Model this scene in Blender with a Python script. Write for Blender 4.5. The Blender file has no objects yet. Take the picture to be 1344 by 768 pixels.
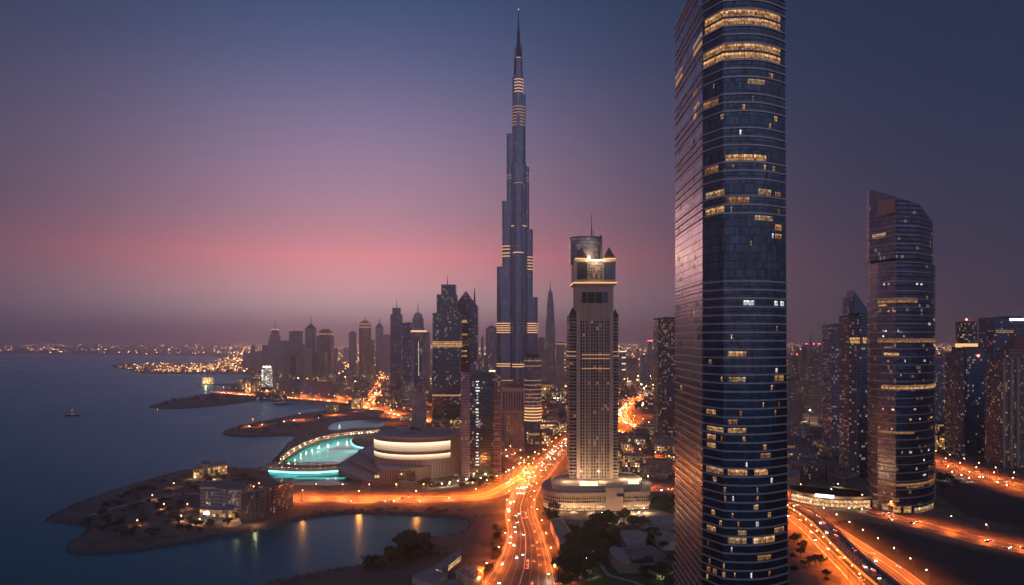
import bpy, math, random
from math import sin, cos, pi, radians, sqrt, floor
from mathutils import Vector
from mathutils.geometry import tessellate_polygon

random.seed(7)
sc = bpy.context.scene
COL = sc.collection

# ------------------------------------------------------------------ camera, sky, sun, exposure
CAM_Z, HY, F, CX = 175.0, 446.0, 1000.0, 672.0     # eye height, horizon row, focal length and centre column in photo pixels
cam_d = bpy.data.cameras.new('camera')
cam = bpy.data.objects.new('camera', cam_d); COL.objects.link(cam)
cam.location = (0, 0, CAM_Z); cam.rotation_euler = (radians(90), 0, 0)
cam_d.sensor_width = 36.0; cam_d.lens = 36.0 * F / 1344.0
cam_d.shift_y = (HY - 384.0) / 1344.0
cam_d.clip_start = 1.0; cam_d.clip_end = 200000.0
sc.camera = cam

GLOW = radians(-11)                                  # bearing of the afterglow, measured from +Y towards +X
world = bpy.data.worlds.new('World'); sc.world = world; world.use_nodes = True
wn, wl = world.node_tree.nodes, world.node_tree.links
wn.clear()
w_out = wn.new('ShaderNodeOutputWorld')
def wmath(op, a, b=None, c=None):
    n = wn.new('ShaderNodeMath'); n.operation = op
    for i, v in enumerate((a, b, c)):
        if v is None: continue
        if isinstance(v, (int, float)): n.inputs[i].default_value = v
        else: wl.new(v, n.inputs[i])
    return n.outputs[0]
def ramp(nodes, links, fac, stops, interp='LINEAR'):
    r = nodes.new('ShaderNodeValToRGB'); r.color_ramp.interpolation = interp
    e = r.color_ramp.elements
    while len(e) > 1: e.remove(e[-1])
    e[0].position = stops[0][0]; e[0].color = (*stops[0][1], 1)
    for p, c in stops[1:]:
        k = e.new(p); k.color = (*c, 1)
    links.new(fac, r.inputs[0]); return r.outputs[0]
tc = wn.new('ShaderNodeTexCoord')
sep = wn.new('ShaderNodeSeparateXYZ'); wl.new(tc.outputs['Generated'], sep.inputs[0])
hx, hy, hz = sep.outputs
hlen = wmath('SQRT', wmath('MAXIMUM', wmath('ADD', wmath('MULTIPLY', hx, hx), wmath('MULTIPLY', hy, hy)), 1e-5))
cosd = wmath('DIVIDE', wmath('ADD', wmath('MULTIPLY', hx, sin(GLOW)), wmath('MULTIPLY', hy, cos(GLOW))), hlen)
elev = wmath('MAXIMUM', hz, 0.0)
# colour by elevation towards the glow, and away from it
warm = ramp(wn, wl, elev, [(0.0, (5.8, 1.12, 1.15)), (0.05, (3.0, .60, .62)), (0.10, (.86, .265, .295)), (0.16, (.41, .235, .335)),
                           (0.25, (.245, .195, .345)), (0.34, (.070, .115, .255)), (0.45, (.010, .052, .140)), (1.0, (.016, .032, .090))], 'B_SPLINE')
cool = ramp(wn, wl, elev, [(0.0, (.050, .040, .070)), (0.10, (.034, .038, .074)), (0.25, (.020, .033, .076)), (0.45, (.013, .026, .066)),
                           (1.0, (.010, .022, .060))], 'B_SPLINE')
rear = ramp(wn, wl, elev, [(0.0, (.24, .20, .28)), (0.12, (.34, .31, .42)), (0.4, (.26, .28, .43)), (1.0, (.035, .055, .13))], 'B_SPLINE')
rf = wmath('MULTIPLY', wmath('MAXIMUM', wmath('SUBTRACT', wmath('MULTIPLY', cosd, -1.0), -.45), 0.0), .9)
mixr = wn.new('ShaderNodeMixRGB'); mixr.use_clamp = True; wl.new(rf, mixr.inputs[0]); wl.new(cool, mixr.inputs[1]); wl.new(rear, mixr.inputs[2]); cool = mixr.outputs[0]
# mauve glow added to the sky out of view at left, to light left faces
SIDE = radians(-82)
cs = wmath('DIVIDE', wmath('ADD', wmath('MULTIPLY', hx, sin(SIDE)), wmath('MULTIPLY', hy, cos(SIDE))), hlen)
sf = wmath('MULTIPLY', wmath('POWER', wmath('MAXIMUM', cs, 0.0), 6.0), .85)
west_fill = ramp(wn, wl, elev, [(0.0, (.30, .17, .20)), (0.15, (.26, .165, .22)), (0.4, (.13, .12, .22)), (1.0, (.020, .034, .095))], 'B_SPLINE')
mixs = wn.new('ShaderNodeMixRGB'); wl.new(sf, mixs.inputs[0]); wl.new(cool, mixs.inputs[1]); wl.new(west_fill, mixs.inputs[2]); cool = mixs.outputs[0]
az = wmath('POWER', wmath('MAXIMUM', wmath('MULTIPLY_ADD', cosd, .5, .5), 0.0), 36.0)
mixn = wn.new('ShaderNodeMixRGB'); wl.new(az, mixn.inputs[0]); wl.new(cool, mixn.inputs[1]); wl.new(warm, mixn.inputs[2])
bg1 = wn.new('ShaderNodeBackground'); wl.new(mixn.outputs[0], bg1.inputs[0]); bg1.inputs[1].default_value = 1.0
sky = wn.new('ShaderNodeTexSky'); sky.sky_type = 'NISHITA'; sky.sun_disc = False
SUN_EL = radians(4)
sky.sun_elevation = SUN_EL; sky.sun_rotation = GLOW; sky.dust_density = 3.0
bg2 = wn.new('ShaderNodeBackground'); wl.new(sky.outputs[0], bg2.inputs[0]); bg2.inputs[1].default_value = 0.001
addw = wn.new('ShaderNodeAddShader'); wl.new(bg1.outputs[0], addw.inputs[0]); wl.new(bg2.outputs[0], addw.inputs[1])
wl.new(addw.outputs[0], w_out.inputs[0])
sun_d = bpy.data.lights.new('sun', 'SUN'); sun_d.energy = 0.12; sun_d.angle = radians(12); sun_d.color = (1, .55, .48)
sun = bpy.data.objects.new('sun', sun_d); COL.objects.link(sun)
sun.rotation_euler = Vector((sin(GLOW) * cos(SUN_EL), cos(GLOW) * cos(SUN_EL), sin(SUN_EL))).to_track_quat('Z', 'Y').to_euler()

sc.view_settings.view_transform = 'Standard'; sc.view_settings.look = 'None'
sc.view_settings.gamma = 1.0; sc.view_settings.use_curve_mapping = False
sc.view_settings.exposure = 0.0
sc.render.engine = 'CYCLES'
cy = sc.cycles
cy.use_denoising = True
try: cy.denoiser = 'OPENIMAGEDENOISE'
except Exception: pass
cy.max_bounces = 5; cy.diffuse_bounces = 2; cy.glossy_bounces = 3; cy.transmission_bounces = 3; cy.volume_bounces = 3
cy.sample_clamp_indirect = 4.0; cy.caustics_reflective = False; cy.caustics_refractive = False
cy.use_light_tree = True

# ------------------------------------------------------------------ helpers
LZ = 2.5                                              # height of the land above the sea
def G(px, py, z=LZ):                                  # the ground point the photograph shows at a pixel
    Y = F * (CAM_Z - z) / (py - HY)
    return Vector(((px - CX) / F * Y, Y, z))
def depth(py, z=LZ): return F * (CAM_Z - z) / (py - HY)
def zat(py, Y): return CAM_Z + (HY - py) * Y / F
def xat(px, Y): return (px - CX) / F * Y

def area(p): return .5 * sum(p[i][0] * p[(i + 1) % len(p)][1] - p[(i + 1) % len(p)][0] * p[i][1] for i in range(len(p)))
def ccw(p): return list(p) if area(p) > 0 else list(reversed(p))
def offset(poly, d):                                  # push a counter-clockwise outline outwards by d
    n = len(poly); out = []
    for i in range(n):
        a, b, c = Vector(poly[i - 1][:2]), Vector(poly[i][:2]), Vector(poly[(i + 1) % n][:2])
        e1, e2 = (b - a), (c - b)
        if e1.length < 1e-6 or e2.length < 1e-6: out.append(tuple(b)); continue
        e1.normalize(); e2.normalize()
        n1, n2 = Vector((e1.y, -e1.x)), Vector((e2.y, -e2.x))
        m = n1 + n2
        if m.length < .2: out.append(tuple(b + n1 * d)); continue
        m.normalize(); k = d / max(.45, m.dot(n1))
        out.append((b.x + m.x * k, b.y + m.y * k))
    return out
def crom(pts, k=4, closed=False):                     # Catmull-Rom through the points (any dimension)
    pts = [Vector(p) for p in pts]; n = len(pts); out = []
    rng = range(n) if closed else range(n - 1)
    for i in rng:
        p1, p2 = pts[i], pts[(i + 1) % n]
        p0 = pts[i - 1] if (closed or i > 0) else p1
        p3 = pts[(i + 2) % n] if (closed or i + 2 < n) else p2
        for j in range(k):
            t = j / k
            out.append(.5 * ((2 * p1) + (p2 - p0) * t + (2 * p0 - 5 * p1 + 4 * p2 - p3) * t * t + (3 * p1 - p0 - 3 * p2 + p3) * t ** 3))
    if not closed: out.append(pts[-1])
    return out
def inside(p, poly):
    x, y = p[0], p[1]; c = False; j = len(poly) - 1
    for i in range(len(poly)):
        xi, yi, xj, yj = poly[i][0], poly[i][1], poly[j][0], poly[j][1]
        if (yi > y) != (yj > y) and x < (xj - xi) * (y - yi) / (yj - yi) + xi: c = not c
        j = i
    return c
def circle(r, n=24, cx=0, cy=0, ry=None): return [(cx + r * cos(2 * pi * i / n), cy + (ry or r) * sin(2 * pi * i / n)) for i in range(n)]
def rect(w, d, cx=0, cy=0): return [(cx - w / 2, cy - d / 2), (cx + w / 2, cy - d / 2), (cx + w / 2, cy + d / 2), (cx - w / 2, cy + d / 2)]
def scaled(poly, sx, sy=None): return [(p[0] * sx, p[1] * (sy or sx)) for p in poly]

class MB:
    def __init__(s): s.v, s.f, s.uv, s.m, s.s = [], [], [], [], []
    def face(s, pts, mat=0, uv=None, smooth=False):
        b = len(s.v); s.v += [tuple(p) for p in pts]
        s.f.append(list(range(b, b + len(pts)))); s.uv.append(uv or [(p[0], p[1]) for p in pts]); s.m.append(mat); s.s.append(smooth)
    def sheet(s, poly, z, mat=0, holes=()):           # a flat polygon, triangulated
        loops = [[Vector((p[0], p[1], z)) for p in poly]] + [[Vector((p[0], p[1], z)) for p in h] for h in holes]
        flat = [p for l in loops for p in l]; b = len(s.v); s.v += [tuple(p) for p in flat]
        for t in tessellate_polygon(loops):
            a, c, d = (flat[i] for i in t)
            t = list(t) if (c - a).cross(d - a).z > 0 else list(reversed(t))
            s.f.append([b + i for i in t]); s.uv.append([(flat[i].x, flat[i].y) for i in t]); s.m.append(mat); s.s.append(False)
    def prism(s, poly, z0, z1, top=None, mat=0, cap=1, bottom=False, ztop=None, smooth=False, mats=None, u0=0.0):
        if area(poly) < 0:
            poly = list(reversed(poly)); top = list(reversed(top)) if top else None; mats = list(reversed(mats[:-1])) + [mats[-1]] if mats else None
        top = top or poly; n = len(poly); b = len(s.v); zt = ztop or (lambda x, y: z1)
        s.v += [(p[0], p[1], z0) for p in poly] + [(p[0], p[1], zt(*p[:2])) for p in top]
        u = [u0]
        for i in range(n): u.append(u[-1] + math.hypot(poly[(i + 1) % n][0] - poly[i][0], poly[(i + 1) % n][1] - poly[i][1]))
        for i in range(n):
            j = (i + 1) % n
            s.f.append([b + i, b + j, b + n + j, b + n + i])
            s.uv.append([(u[i], z0), (u[i + 1], z0), (u[i + 1], s.v[b + n + j][2]), (u[i], s.v[b + n + i][2])])
            s.m.append(mats[i] if mats else mat); s.s.append(smooth)
        if cap is not None:
            s.face([(p[0], p[1], zt(*p[:2])) for p in top], cap)
        if bottom: s.face([(p[0], p[1], z0) for p in reversed(poly)], cap if cap is not None else mat)
    def box(s, cx, cy, z0, z1, w, d, rot=0, mat=0, cap=None, bottom=True):
        c, q = cos(rot), sin(rot)
        s.prism([(cx + x * c - y * q, cy + x * q + y * c) for x, y in rect(w, d)], z0, z1, mat=mat, cap=mat if cap is None else cap, bottom=bottom)
    def cone(s, poly, z0, z1, apex, mat=0):
        poly = ccw(poly)
        for i in range(len(poly)):
            a, c = poly[i], poly[(i + 1) % len(poly)]
            s.face([(a[0], a[1], z0), (c[0], c[1], z0), (apex[0], apex[1], z1)], mat)
    def dome(s, cx, cy, z0, r, h, n=16, k=5, mat=0):
        for j in range(k):
            a0, a1 = j / k * pi / 2, (j + 1) / k * pi / 2
            r0, r1 = r * cos(a0), r * cos(a1)
            for i in range(n):
                t0, t1 = 2 * pi * i / n, 2 * pi * (i + 1) / n
                q = [(cx + r0 * cos(t0), cy + r0 * sin(t0), z0 + h * sin(a0)), (cx + r0 * cos(t1), cy + r0 * sin(t1), z0 + h * sin(a0)),
                     (cx + r1 * cos(t1), cy + r1 * sin(t1), z0 + h * sin(a1)), (cx + r1 * cos(t0), cy + r1 * sin(t0), z0 + h * sin(a1))]
                s.face(q if j < k - 1 else q[:3], mat, smooth=True)
    def ball(s, c, r, mat=0, n=8):
        k = n // 2
        for j in range(k):
            a0, a1 = -pi / 2 + pi * j / k, -pi / 2 + pi * (j + 1) / k
            for i in range(n):
                t0, t1 = 2 * pi * i / n, 2 * pi * (i + 1) / n
                P = lambda a, t: (c[0] + r * cos(a) * cos(t), c[1] + r * cos(a) * sin(t), c[2] + r * sin(a))
                q = [P(a0, t0), P(a0, t1), P(a1, t1), P(a1, t0)]
                if j == 0: q = [q[0], q[2], q[3]]
                elif j == k - 1: q = q[:3]
                s.face(q, mat, smooth=True)
    def rod(s, a, b, r0, r1=None, n=6, mat=0):
        a, b = Vector(a), Vector(b); r1 = r0 if r1 is None else r1
        d = (b - a).normalized(); x = d.orthogonal().normalized(); y = d.cross(x)
        for i in range(n):
            t0, t1 = 2 * pi * i / n, 2 * pi * (i + 1) / n
            o0, o1 = x * cos(t0) + y * sin(t0), x * cos(t1) + y * sin(t1)
            s.face([a + o0 * r0, a + o1 * r0, b + o1 * r1, b + o0 * r1], mat, smooth=True)
        s.face([b + (x * cos(2 * pi * i / n) + y * sin(2 * pi * i / n)) * r1 for i in range(n)], mat)
    def panel(s, p0, p1, z0, z1, out=.15, mat=0):      # a window set on an upright wall running from p0 to p1
        p0, p1 = Vector(p0[:2]), Vector(p1[:2]); e = p1 - p0; L = e.length; e.normalize(); n = Vector((e.y, -e.x)) * out
        a, b = p0 + n, p1 + n
        s.face([(a.x, a.y, z0), (b.x, b.y, z0), (b.x, b.y, z1), (a.x, a.y, z1)], mat, [(p0.x * 3.7 + p0.y * 1.9 + k, z) for k, z in ((0, z0), (L, z0), (L, z1), (0, z1))])
        for q0, q1 in ((p0, a), (b, p1)):
            s.face([(q0.x, q0.y, z0), (q1.x, q1.y, z0), (q1.x, q1.y, z1), (q0.x, q0.y, z1)], mat)
        s.face([(a.x, a.y, z1), (b.x, b.y, z1), (p1.x, p1.y, z1), (p0.x, p0.y, z1)], mat)
        s.face([(p0.x, p0.y, z0), (p1.x, p1.y, z0), (b.x, b.y, z0), (a.x, a.y, z0)], mat)
    def build(s, name, mats, parent=None, loc=None):
        me = bpy.data.meshes.new(name); me.from_pydata(s.v, [], s.f)
        ul = me.uv_layers.new(name='UVMap')
        ul.data.foreach_set('uv', [c for f in s.uv for p in f for c in p])
        me.polygons.foreach_set('material_index', s.m); me.polygons.foreach_set('use_smooth', s.s)
        for m in (mats if isinstance(mats, (list, tuple)) else [mats]): me.materials.append(m)
        me.update()
        o = bpy.data.objects.new(name, me); COL.objects.link(o)
        if parent: o.parent = parent
        if loc: o.location = loc
        return o
def tag(o, label=None, cat=None, group=None, kind=None):
    if label: o['label'] = label
    if cat: o['category'] = cat
    if group: o['group'] = group
    if kind: o['kind'] = kind
    return o
def thing(name, label, cat, loc=(0, 0, 0), rz=0, group=None):
    o = bpy.data.objects.new(name, None); COL.objects.link(o); o.empty_display_size = 2
    o.location = loc; o.rotation_euler = (0, 0, rz)
    return tag(o, label, cat, group)
KIDS = {}
def kids(o):
    if o.name not in KIDS: KIDS[o.name] = [c for c in bpy.data.objects if c.parent == o]
    return KIDS[o.name]
def dup(root, loc, rz=0, scale=None, label=None, group=None):
    r = root.copy(); COL.objects.link(r); r.location = loc; r.rotation_euler = (0, 0, rz)
    if scale: r.scale = scale if isinstance(scale, (tuple, list)) else (scale,) * 3
    if label: r['label'] = label
    if group: r['group'] = group
    for ch in kids(root):
        c = ch.copy(); COL.objects.link(c); c.parent = r
        for g in kids(ch):
            d = g.copy(); COL.objects.link(d); d.parent = c
    return r

# ------------------------------------------------------------------ materials
class NT:
    def __init__(s, name):
        s.mat = bpy.data.materials.new(name); s.mat.use_nodes = True
        s.n, s.l = s.mat.node_tree.nodes, s.mat.node_tree.links
        s.p = s.n['Principled BSDF']
    def node(s, t, **kw):
        n = s.n.new(t)
        for k, v in kw.items(): setattr(n, k, v)
        return n
    def set(s, sock, v):
        if isinstance(v, (int, float)): sock.default_value = v
        elif isinstance(v, (tuple, list)): sock.default_value = (*v, 1) if len(v) == 3 and len(sock.default_value) == 4 else v
        else: s.l.new(v, sock)
    def math(s, op, a, b=None, c=None):
        n = s.node('ShaderNodeMath', operation=op)
        for i, v in enumerate((a, b, c)):
            if v is not None: s.set(n.inputs[i], v)
        return n.outputs[0]
    def mix(s, f, a, b):
        n = s.node('ShaderNodeMixRGB'); s.set(n.inputs[0], f); s.set(n.inputs[1], a); s.set(n.inputs[2], b); return n.outputs[0]
    def noise(s, scale, detail=4, coord='Object', dist=0.0):
        t = s.node('ShaderNodeTexCoord'); n = s.node('ShaderNodeTexNoise')
        n.inputs['Scale'].default_value = scale; n.inputs['Detail'].default_value = detail; n.inputs['Distortion'].default_value = dist
        s.l.new(t.outputs[coord], n.inputs['Vector']); return n.outputs['Fac']
    def P(s, **kw):
        al = {'color': 'Base Color', 'rough': 'Roughness', 'metal': 'Metallic', 'emit': 'Emission Color', 'power': 'Emission Strength', 'spec': 'Specular IOR Level'}
        for k, v in kw.items(): s.set(s.p.inputs[al.get(k, k)], v)
        return s
def plain(name, color, rough=.7, metal=0.0, var=.25, scale=.15):
    t = NT(name); f = t.noise(scale, 5)
    t.P(color=t.mix(f, tuple(c * (1 - var) for c in color), tuple(c * (1 + var) for c in color)), rough=rough, metal=metal)
    return t.mat
def glow(name, color, power, light=False, pattern=False):
    t = NT(name); t.P(color=(.02, .02, .02), rough=.4, emit=color, power=power)
    if pattern:                                       # the uneven inside of a lit office: ceiling lights, blinds, furniture
        uv = t.node('ShaderNodeUVMap'); m = t.node('ShaderNodeVectorMath', operation='MULTIPLY'); m.inputs[1].default_value = (.75, .9, 1)
        t.l.new(uv.outputs[0], m.inputs[0])
        fl = t.node('ShaderNodeVectorMath', operation='FLOOR'); t.l.new(m.outputs[0], fl.inputs[0])
        w = t.node('ShaderNodeTexWhiteNoise'); t.l.new(fl.outputs[0], w.inputs['Vector'])
        n = t.node('ShaderNodeTexNoise'); n.inputs['Scale'].default_value = .9; n.inputs['Detail'].default_value = 3; t.l.new(uv.outputs[0], n.inputs['Vector'])
        sx = t.node('ShaderNodeSeparateXYZ'); t.l.new(m.outputs[0], sx.inputs[0])
        fr = t.math('FRACT', sx.outputs[0]); bar = t.math('GREATER_THAN', fr, .12)
        k = t.math('MULTIPLY', t.math('MULTIPLY_ADD', w.outputs['Value'], 1.1, .25), t.math('MULTIPLY_ADD', n.outputs['Fac'], 1.4, .1))
        hi = t.node('ShaderNodeSeparateXYZ'); t.l.new(uv.outputs[0], hi.inputs[0]); fz = t.math('FRACT', t.math('DIVIDE', t.math('SUBTRACT', hi.outputs[1], LZ + .75), 4.3))
        k = t.math('MULTIPLY', k, t.math('MULTIPLY_ADD', t.math('GREATER_THAN', fz, .42), .75, .55))
        t.P(power=t.math('MULTIPLY', t.math('MULTIPLY', k, bar), power), emit=t.mix(w.outputs['Value'], (color[0], color[1] * .85, color[2] * .7), (color[0], min(1, color[1] * 1.25), min(1, color[2] * 2.0))))
    t.mat.cycles.emission_sampling = 'AUTO' if light else 'NONE'
    return t.mat
WARM, COOLW = (1, .50, .16), (1, .86, .66)
def facade(name, wall, glass, w=3.0, h=3.6, mu=.25, mv=.4, lit=.06, power=1.6, wrough=.6, gmetal=.75, grough=.12, wmetal=0.0, warm=.7, hot=WARM, pale=COOLW, group=0.0):
    """windows in a wall, laid out in metres along the wall (u) and up it (v); some of them lit"""
    t = NT(name); uv = t.node('ShaderNodeUVMap'); sp = t.node('ShaderNodeSeparateXYZ'); t.l.new(uv.outputs[0], sp.inputs[0])
    oi = t.node('ShaderNodeObjectInfo')
    cu, cv = t.math('DIVIDE', sp.outputs[0], w), t.math('DIVIDE', sp.outputs[1], h)
    mk = t.math('MULTIPLY', t.math('LESS_THAN', t.math('ABSOLUTE', t.math('SUBTRACT', t.math('FRACT', cu), .5)), (1 - mu) / 2),
                t.math('LESS_THAN', t.math('ABSOLUTE', t.math('SUBTRACT', t.math('FRACT', cv), .5)), (1 - mv) / 2))
    cb = t.node('ShaderNodeCombineXYZ'); t.l.new(t.math('FLOOR', cu), cb.inputs[0]); t.l.new(t.math('FLOOR', cv), cb.inputs[1])
    t.l.new(t.math('MULTIPLY', oi.outputs['Random'], 97.0), cb.inputs[2])
    wn_ = t.node('ShaderNodeTexWhiteNoise'); t.l.new(cb.outputs[0], wn_.inputs['Vector'])
    sc_ = t.node('ShaderNodeSeparateXYZ'); t.l.new(wn_.outputs['Color'], sc_.inputs[0])
    cl = t.node('ShaderNodeTexNoise'); cl.inputs['Scale'].default_value = .22; cl.inputs['Detail'].default_value = 2; t.l.new(cb.outputs[0], cl.inputs['Vector'])
    thr = t.math('MULTIPLY', t.math('POWER', t.math('MULTIPLY', cl.outputs['Fac'], 1.9), 3.0), lit)
    on = t.math('LESS_THAN', wn_.outputs['Value'], thr)
    em = t.math('MULTIPLY', t.math('MULTIPLY', mk, on), t.math('MULTIPLY_ADD', t.math('POWER', sc_.outputs[0], 2.5), power * 1.8, power * .15))
    dirt = t.noise(.03, 5)
    wallc = t.mix(dirt, tuple(c * .72 for c in wall), tuple(min(1, c * 1.2) for c in wall))
    gl = t.mix(sc_.outputs[1], tuple(c * .6 for c in glass), tuple(c * 1.25 for c in glass))
    t.P(color=t.mix(mk, wallc, gl), rough=t.math('MULTIPLY_ADD', mk, grough - wrough, wrough), metal=t.math('MULTIPLY_ADD', mk, gmetal - wmetal, wmetal),
        emit=t.mix(t.math('LESS_THAN', sc_.outputs[2], warm), pale, hot), power=em)
    t.mat.cycles.emission_sampling = 'NONE'
    return t.mat

M = {}
M['roof'] = plain('roof', (.13, .12, .13), .85, var=.35, scale=.08)
M['pale_roof'] = plain('pale_roof', (.26, .25, .27), .85, var=.25, scale=.1)
M['sand_roof'] = plain('sand_roof', (.30, .24, .20), .85, var=.25, scale=.1)
M['steel'] = plain('steel', (.30, .31, .34), .35, .8)
M['dark_steel'] = plain('dark_steel', (.05, .055, .07), .4, .7)
M['stone'] = plain('stone', (.47, .35, .275), .75)
M['pale_stone'] = plain('pale_stone', (.54, .42, .34), .75)
M['concrete'] = plain('concrete', (.27, .25, .24), .85)
M['dark_concrete'] = plain('dark_concrete', (.12, .11, .12), .85)
M['asphalt'] = plain('asphalt', (.085, .075, .07), .6, var=.3, scale=.12)
M['dark_asphalt'] = plain('dark_asphalt', (.05, .05, .052), .55, var=.3, scale=.12)
M['paint'] = plain('road_paint', (.75, .74, .70), .6, var=.15, scale=1.0)
M['kerb'] = plain('kerb', (.30, .28, .26), .85)
M['bark'] = plain('bark', (.10, .07, .05), .9)
M['glass'] = plain('dark_glass', (.10, .13, .18), .08, .8)
M['ledge'] = plain('aluminium_ledge', (.50, .44, .45), .4, .55, var=.2, scale=.05)
M['car_white'] = plain('car_paint_white', (.7, .7, .7), .3)
M['car_grey'] = plain('car_paint_grey', (.20, .21, .22), .3, .4)
M['car_dark'] = plain('car_paint_dark', (.03, .03, .035), .25)
M['car_red'] = plain('car_paint_red', (.30, .03, .02), .3)
M['lamp_orange'] = glow('sodium_lamp', (1, .50, .18), 48)
M['lamp_white'] = glow('white_lamp', (1, .86, .66), 60)
M['lamp_warm'] = glow('warm_lamp', (1, .66, .32), 26)
M['lamp_red'] = glow('red_beacon', (1, .06, .04), 30)
M['head_light'] = glow('head_light', (1, .88, .72), 42)
M['tail_light'] = glow('tail_light', (1, .10, .03), 26)
M['led_warm'] = glow('warm_light_strip', (1, .50, .20), 1.3)
M['led_soft'] = glow('soft_light_strip', (1, .50, .22), .5)
M['led_white'] = glow('white_light_strip', (1, .78, .52), 1.7)
M['led_teal'] = glow('teal_light_strip', (.25, 1, .92), 3.2, light=True)
M['office'] = glow('lit_office', (1, .46, .125), .80, pattern=True)
M['office_dim'] = glow('dim_office', (1, .42, .11), .38, pattern=True); M['office_soft'] = glow('soft_office', (1, .54, .20), .55, pattern=True)
M['dark_window'] = plain('dark_window', (.022, .025, .035), .3)
M['office_white'] = glow('lit_office_white', (.85, .86, 1), 1.5, pattern=True)
M['shop'] = glow('lit_shop', (1, .52, .18), 1.2, pattern=True)
M['sign'] = glow('backlit_sign', (.85, .85, 1), 3.0)

# facades
M['f_glass'] = facade('blue_curtain_wall', (.10, .11, .14), (.16, .20, .28), 1.6, 3.8, .10, .10, .02, 1.2, .4, .85, .10, .6)
M['f_navy'] = facade('navy_curtain_wall', (.04, .05, .07), (.12, .15, .21), 2.4, 3.8, .12, .24, .07, 1.3, .4, .8, .12, .4, warm=.45)
M['f_teal'] = facade('teal_curtain_wall', (.05, .075, .085), (.10, .16, .19), 2.6, 3.6, .18, .25, .09, 1.3, .4, .8, .14, .4, warm=.35)
M['f_brown'] = facade('brown_flats', (.26, .215, .23), (.05, .05, .065), 3.2, 3.3, .42, .42, .15, 1.5, .8, .4, .15, warm=.75)
M['f_tan'] = facade('tan_flats', (.34, .27, .23), (.05, .055, .07), 3.0, 3.3, .40, .42, .16, 1.5, .8, .4, .15, warm=.7)
M['f_grey'] = facade('grey_flats', (.24, .25, .33), (.08, .10, .14), 2.8, 3.4, .35, .40, .14, 1.5, .7, .5, .15, warm=.55)
M['f_dense'] = facade('busy_flats', (.16, .14, .15), (.06, .06, .08), 2.6, 3.3, .30, .40, .20, 1.5, .7, .5, .15, warm=.65)
M['f_mauve'] = facade('mauve_flats', (.30, .27, .34), (.08, .09, .13), 2.4, 3.4, .46, .30, .13, 1.5, .7, .5, .15, warm=.7)
M['f_lit'] = facade('lit_hotel_front', (.36, .28, .20), (.10, .08, .06), 3.4, 3.6, .22, .25, .75, 1.5, .8, .2, .3, warm=.9)
M['f_white'] = facade('white_lit_grid', (.10, .10, .11), (.10, .10, .10), 6.5, 5.2, .10, .30, 3.0, 1.1, .6, .2, .3, warm=0, pale=(1, .93, .82))
M['f_lowrise'] = facade('low_rise', (.30, .23, .19), (.06, .05, .05), 3.6, 3.4, .40, .40, .6, 2.4, .85, .3, .2, warm=.75)
M['f_far'] = facade('far_blocks', (.16, .13, .13), (.08, .07, .08), 7, 6, .30, .40, .30, 3.2, .8, .3, .3, warm=.75, hot=(1, .42, .14))
M['f_burj'] = facade('steel_fin_wall', (.26, .30, .37), (.17, .22, .31), 2.2, 3.6, .28, .22, .012, 1.3, .3, .85, .16, .8)
M['f_hotel'] = facade('hotel_stone_windows', (.50, .375, .29), (.06, .075, .10), 2.9, 3.5, .34, .22, .075, 1.5, .75, .6, .12, warm=.9)
M['f_bay'] = facade('hotel_balcony_bay', (.46, .35, .27), (.06, .075, .095), 4.2, 3.6, .06, .34, .035, 1.3, .7, .7, .12, warm=.85)
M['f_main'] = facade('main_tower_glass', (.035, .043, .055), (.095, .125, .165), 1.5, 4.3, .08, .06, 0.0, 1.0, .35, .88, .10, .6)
M['f_main_low'] = facade('main_tower_low_glass', (.06, .055, .06), (.19, .18, .22), 1.8, 4.3, .06, .22, .03, .7, .45, .8, .26, .8)
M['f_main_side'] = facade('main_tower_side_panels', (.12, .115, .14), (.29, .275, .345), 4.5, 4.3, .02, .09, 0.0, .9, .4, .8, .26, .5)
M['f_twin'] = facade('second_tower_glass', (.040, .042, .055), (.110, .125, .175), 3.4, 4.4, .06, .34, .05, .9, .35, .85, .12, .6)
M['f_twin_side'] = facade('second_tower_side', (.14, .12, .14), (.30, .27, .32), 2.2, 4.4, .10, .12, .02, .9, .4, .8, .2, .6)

def land_mat():
    t = NT('sandy_land'); a, b = t.noise(.006, 6), t.noise(.05, 6, dist=.6)
    c = t.mix(a, (.060, .050, .045), (.165, .130, .108))
    f = t.math('GREATER_THAN', b, .58); c2 = t.mix(t.math('MULTIPLY', f, .7), c, (.045, .045, .035))
    bm = t.node('ShaderNodeBump'); bm.inputs['Strength'].default_value = .6; bm.inputs['Distance'].default_value = 1.2; t.l.new(b, bm.inputs['Height'])
    t.l.new(bm.outputs[0], t.p.inputs['Normal']); t.P(color=c2, rough=.95); return t.mat
M['land'] = land_mat()
M['beach'] = plain('wet_sand', (.085, .075, .065), .7, var=.3, scale=.06)
M['lawn'] = plain('lawn', (.045, .10, .022), .95, var=.35, scale=.2)
M['path'] = plain('pale_path', (.34, .31, .28), .9)
M['plaza'] = plain('paving', (.24, .20, .17), .8, var=.25, scale=.1)
M['dark_ground'] = plain('dark_soil', (.035, .033, .03), .95, var=.4, scale=.05)
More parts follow.
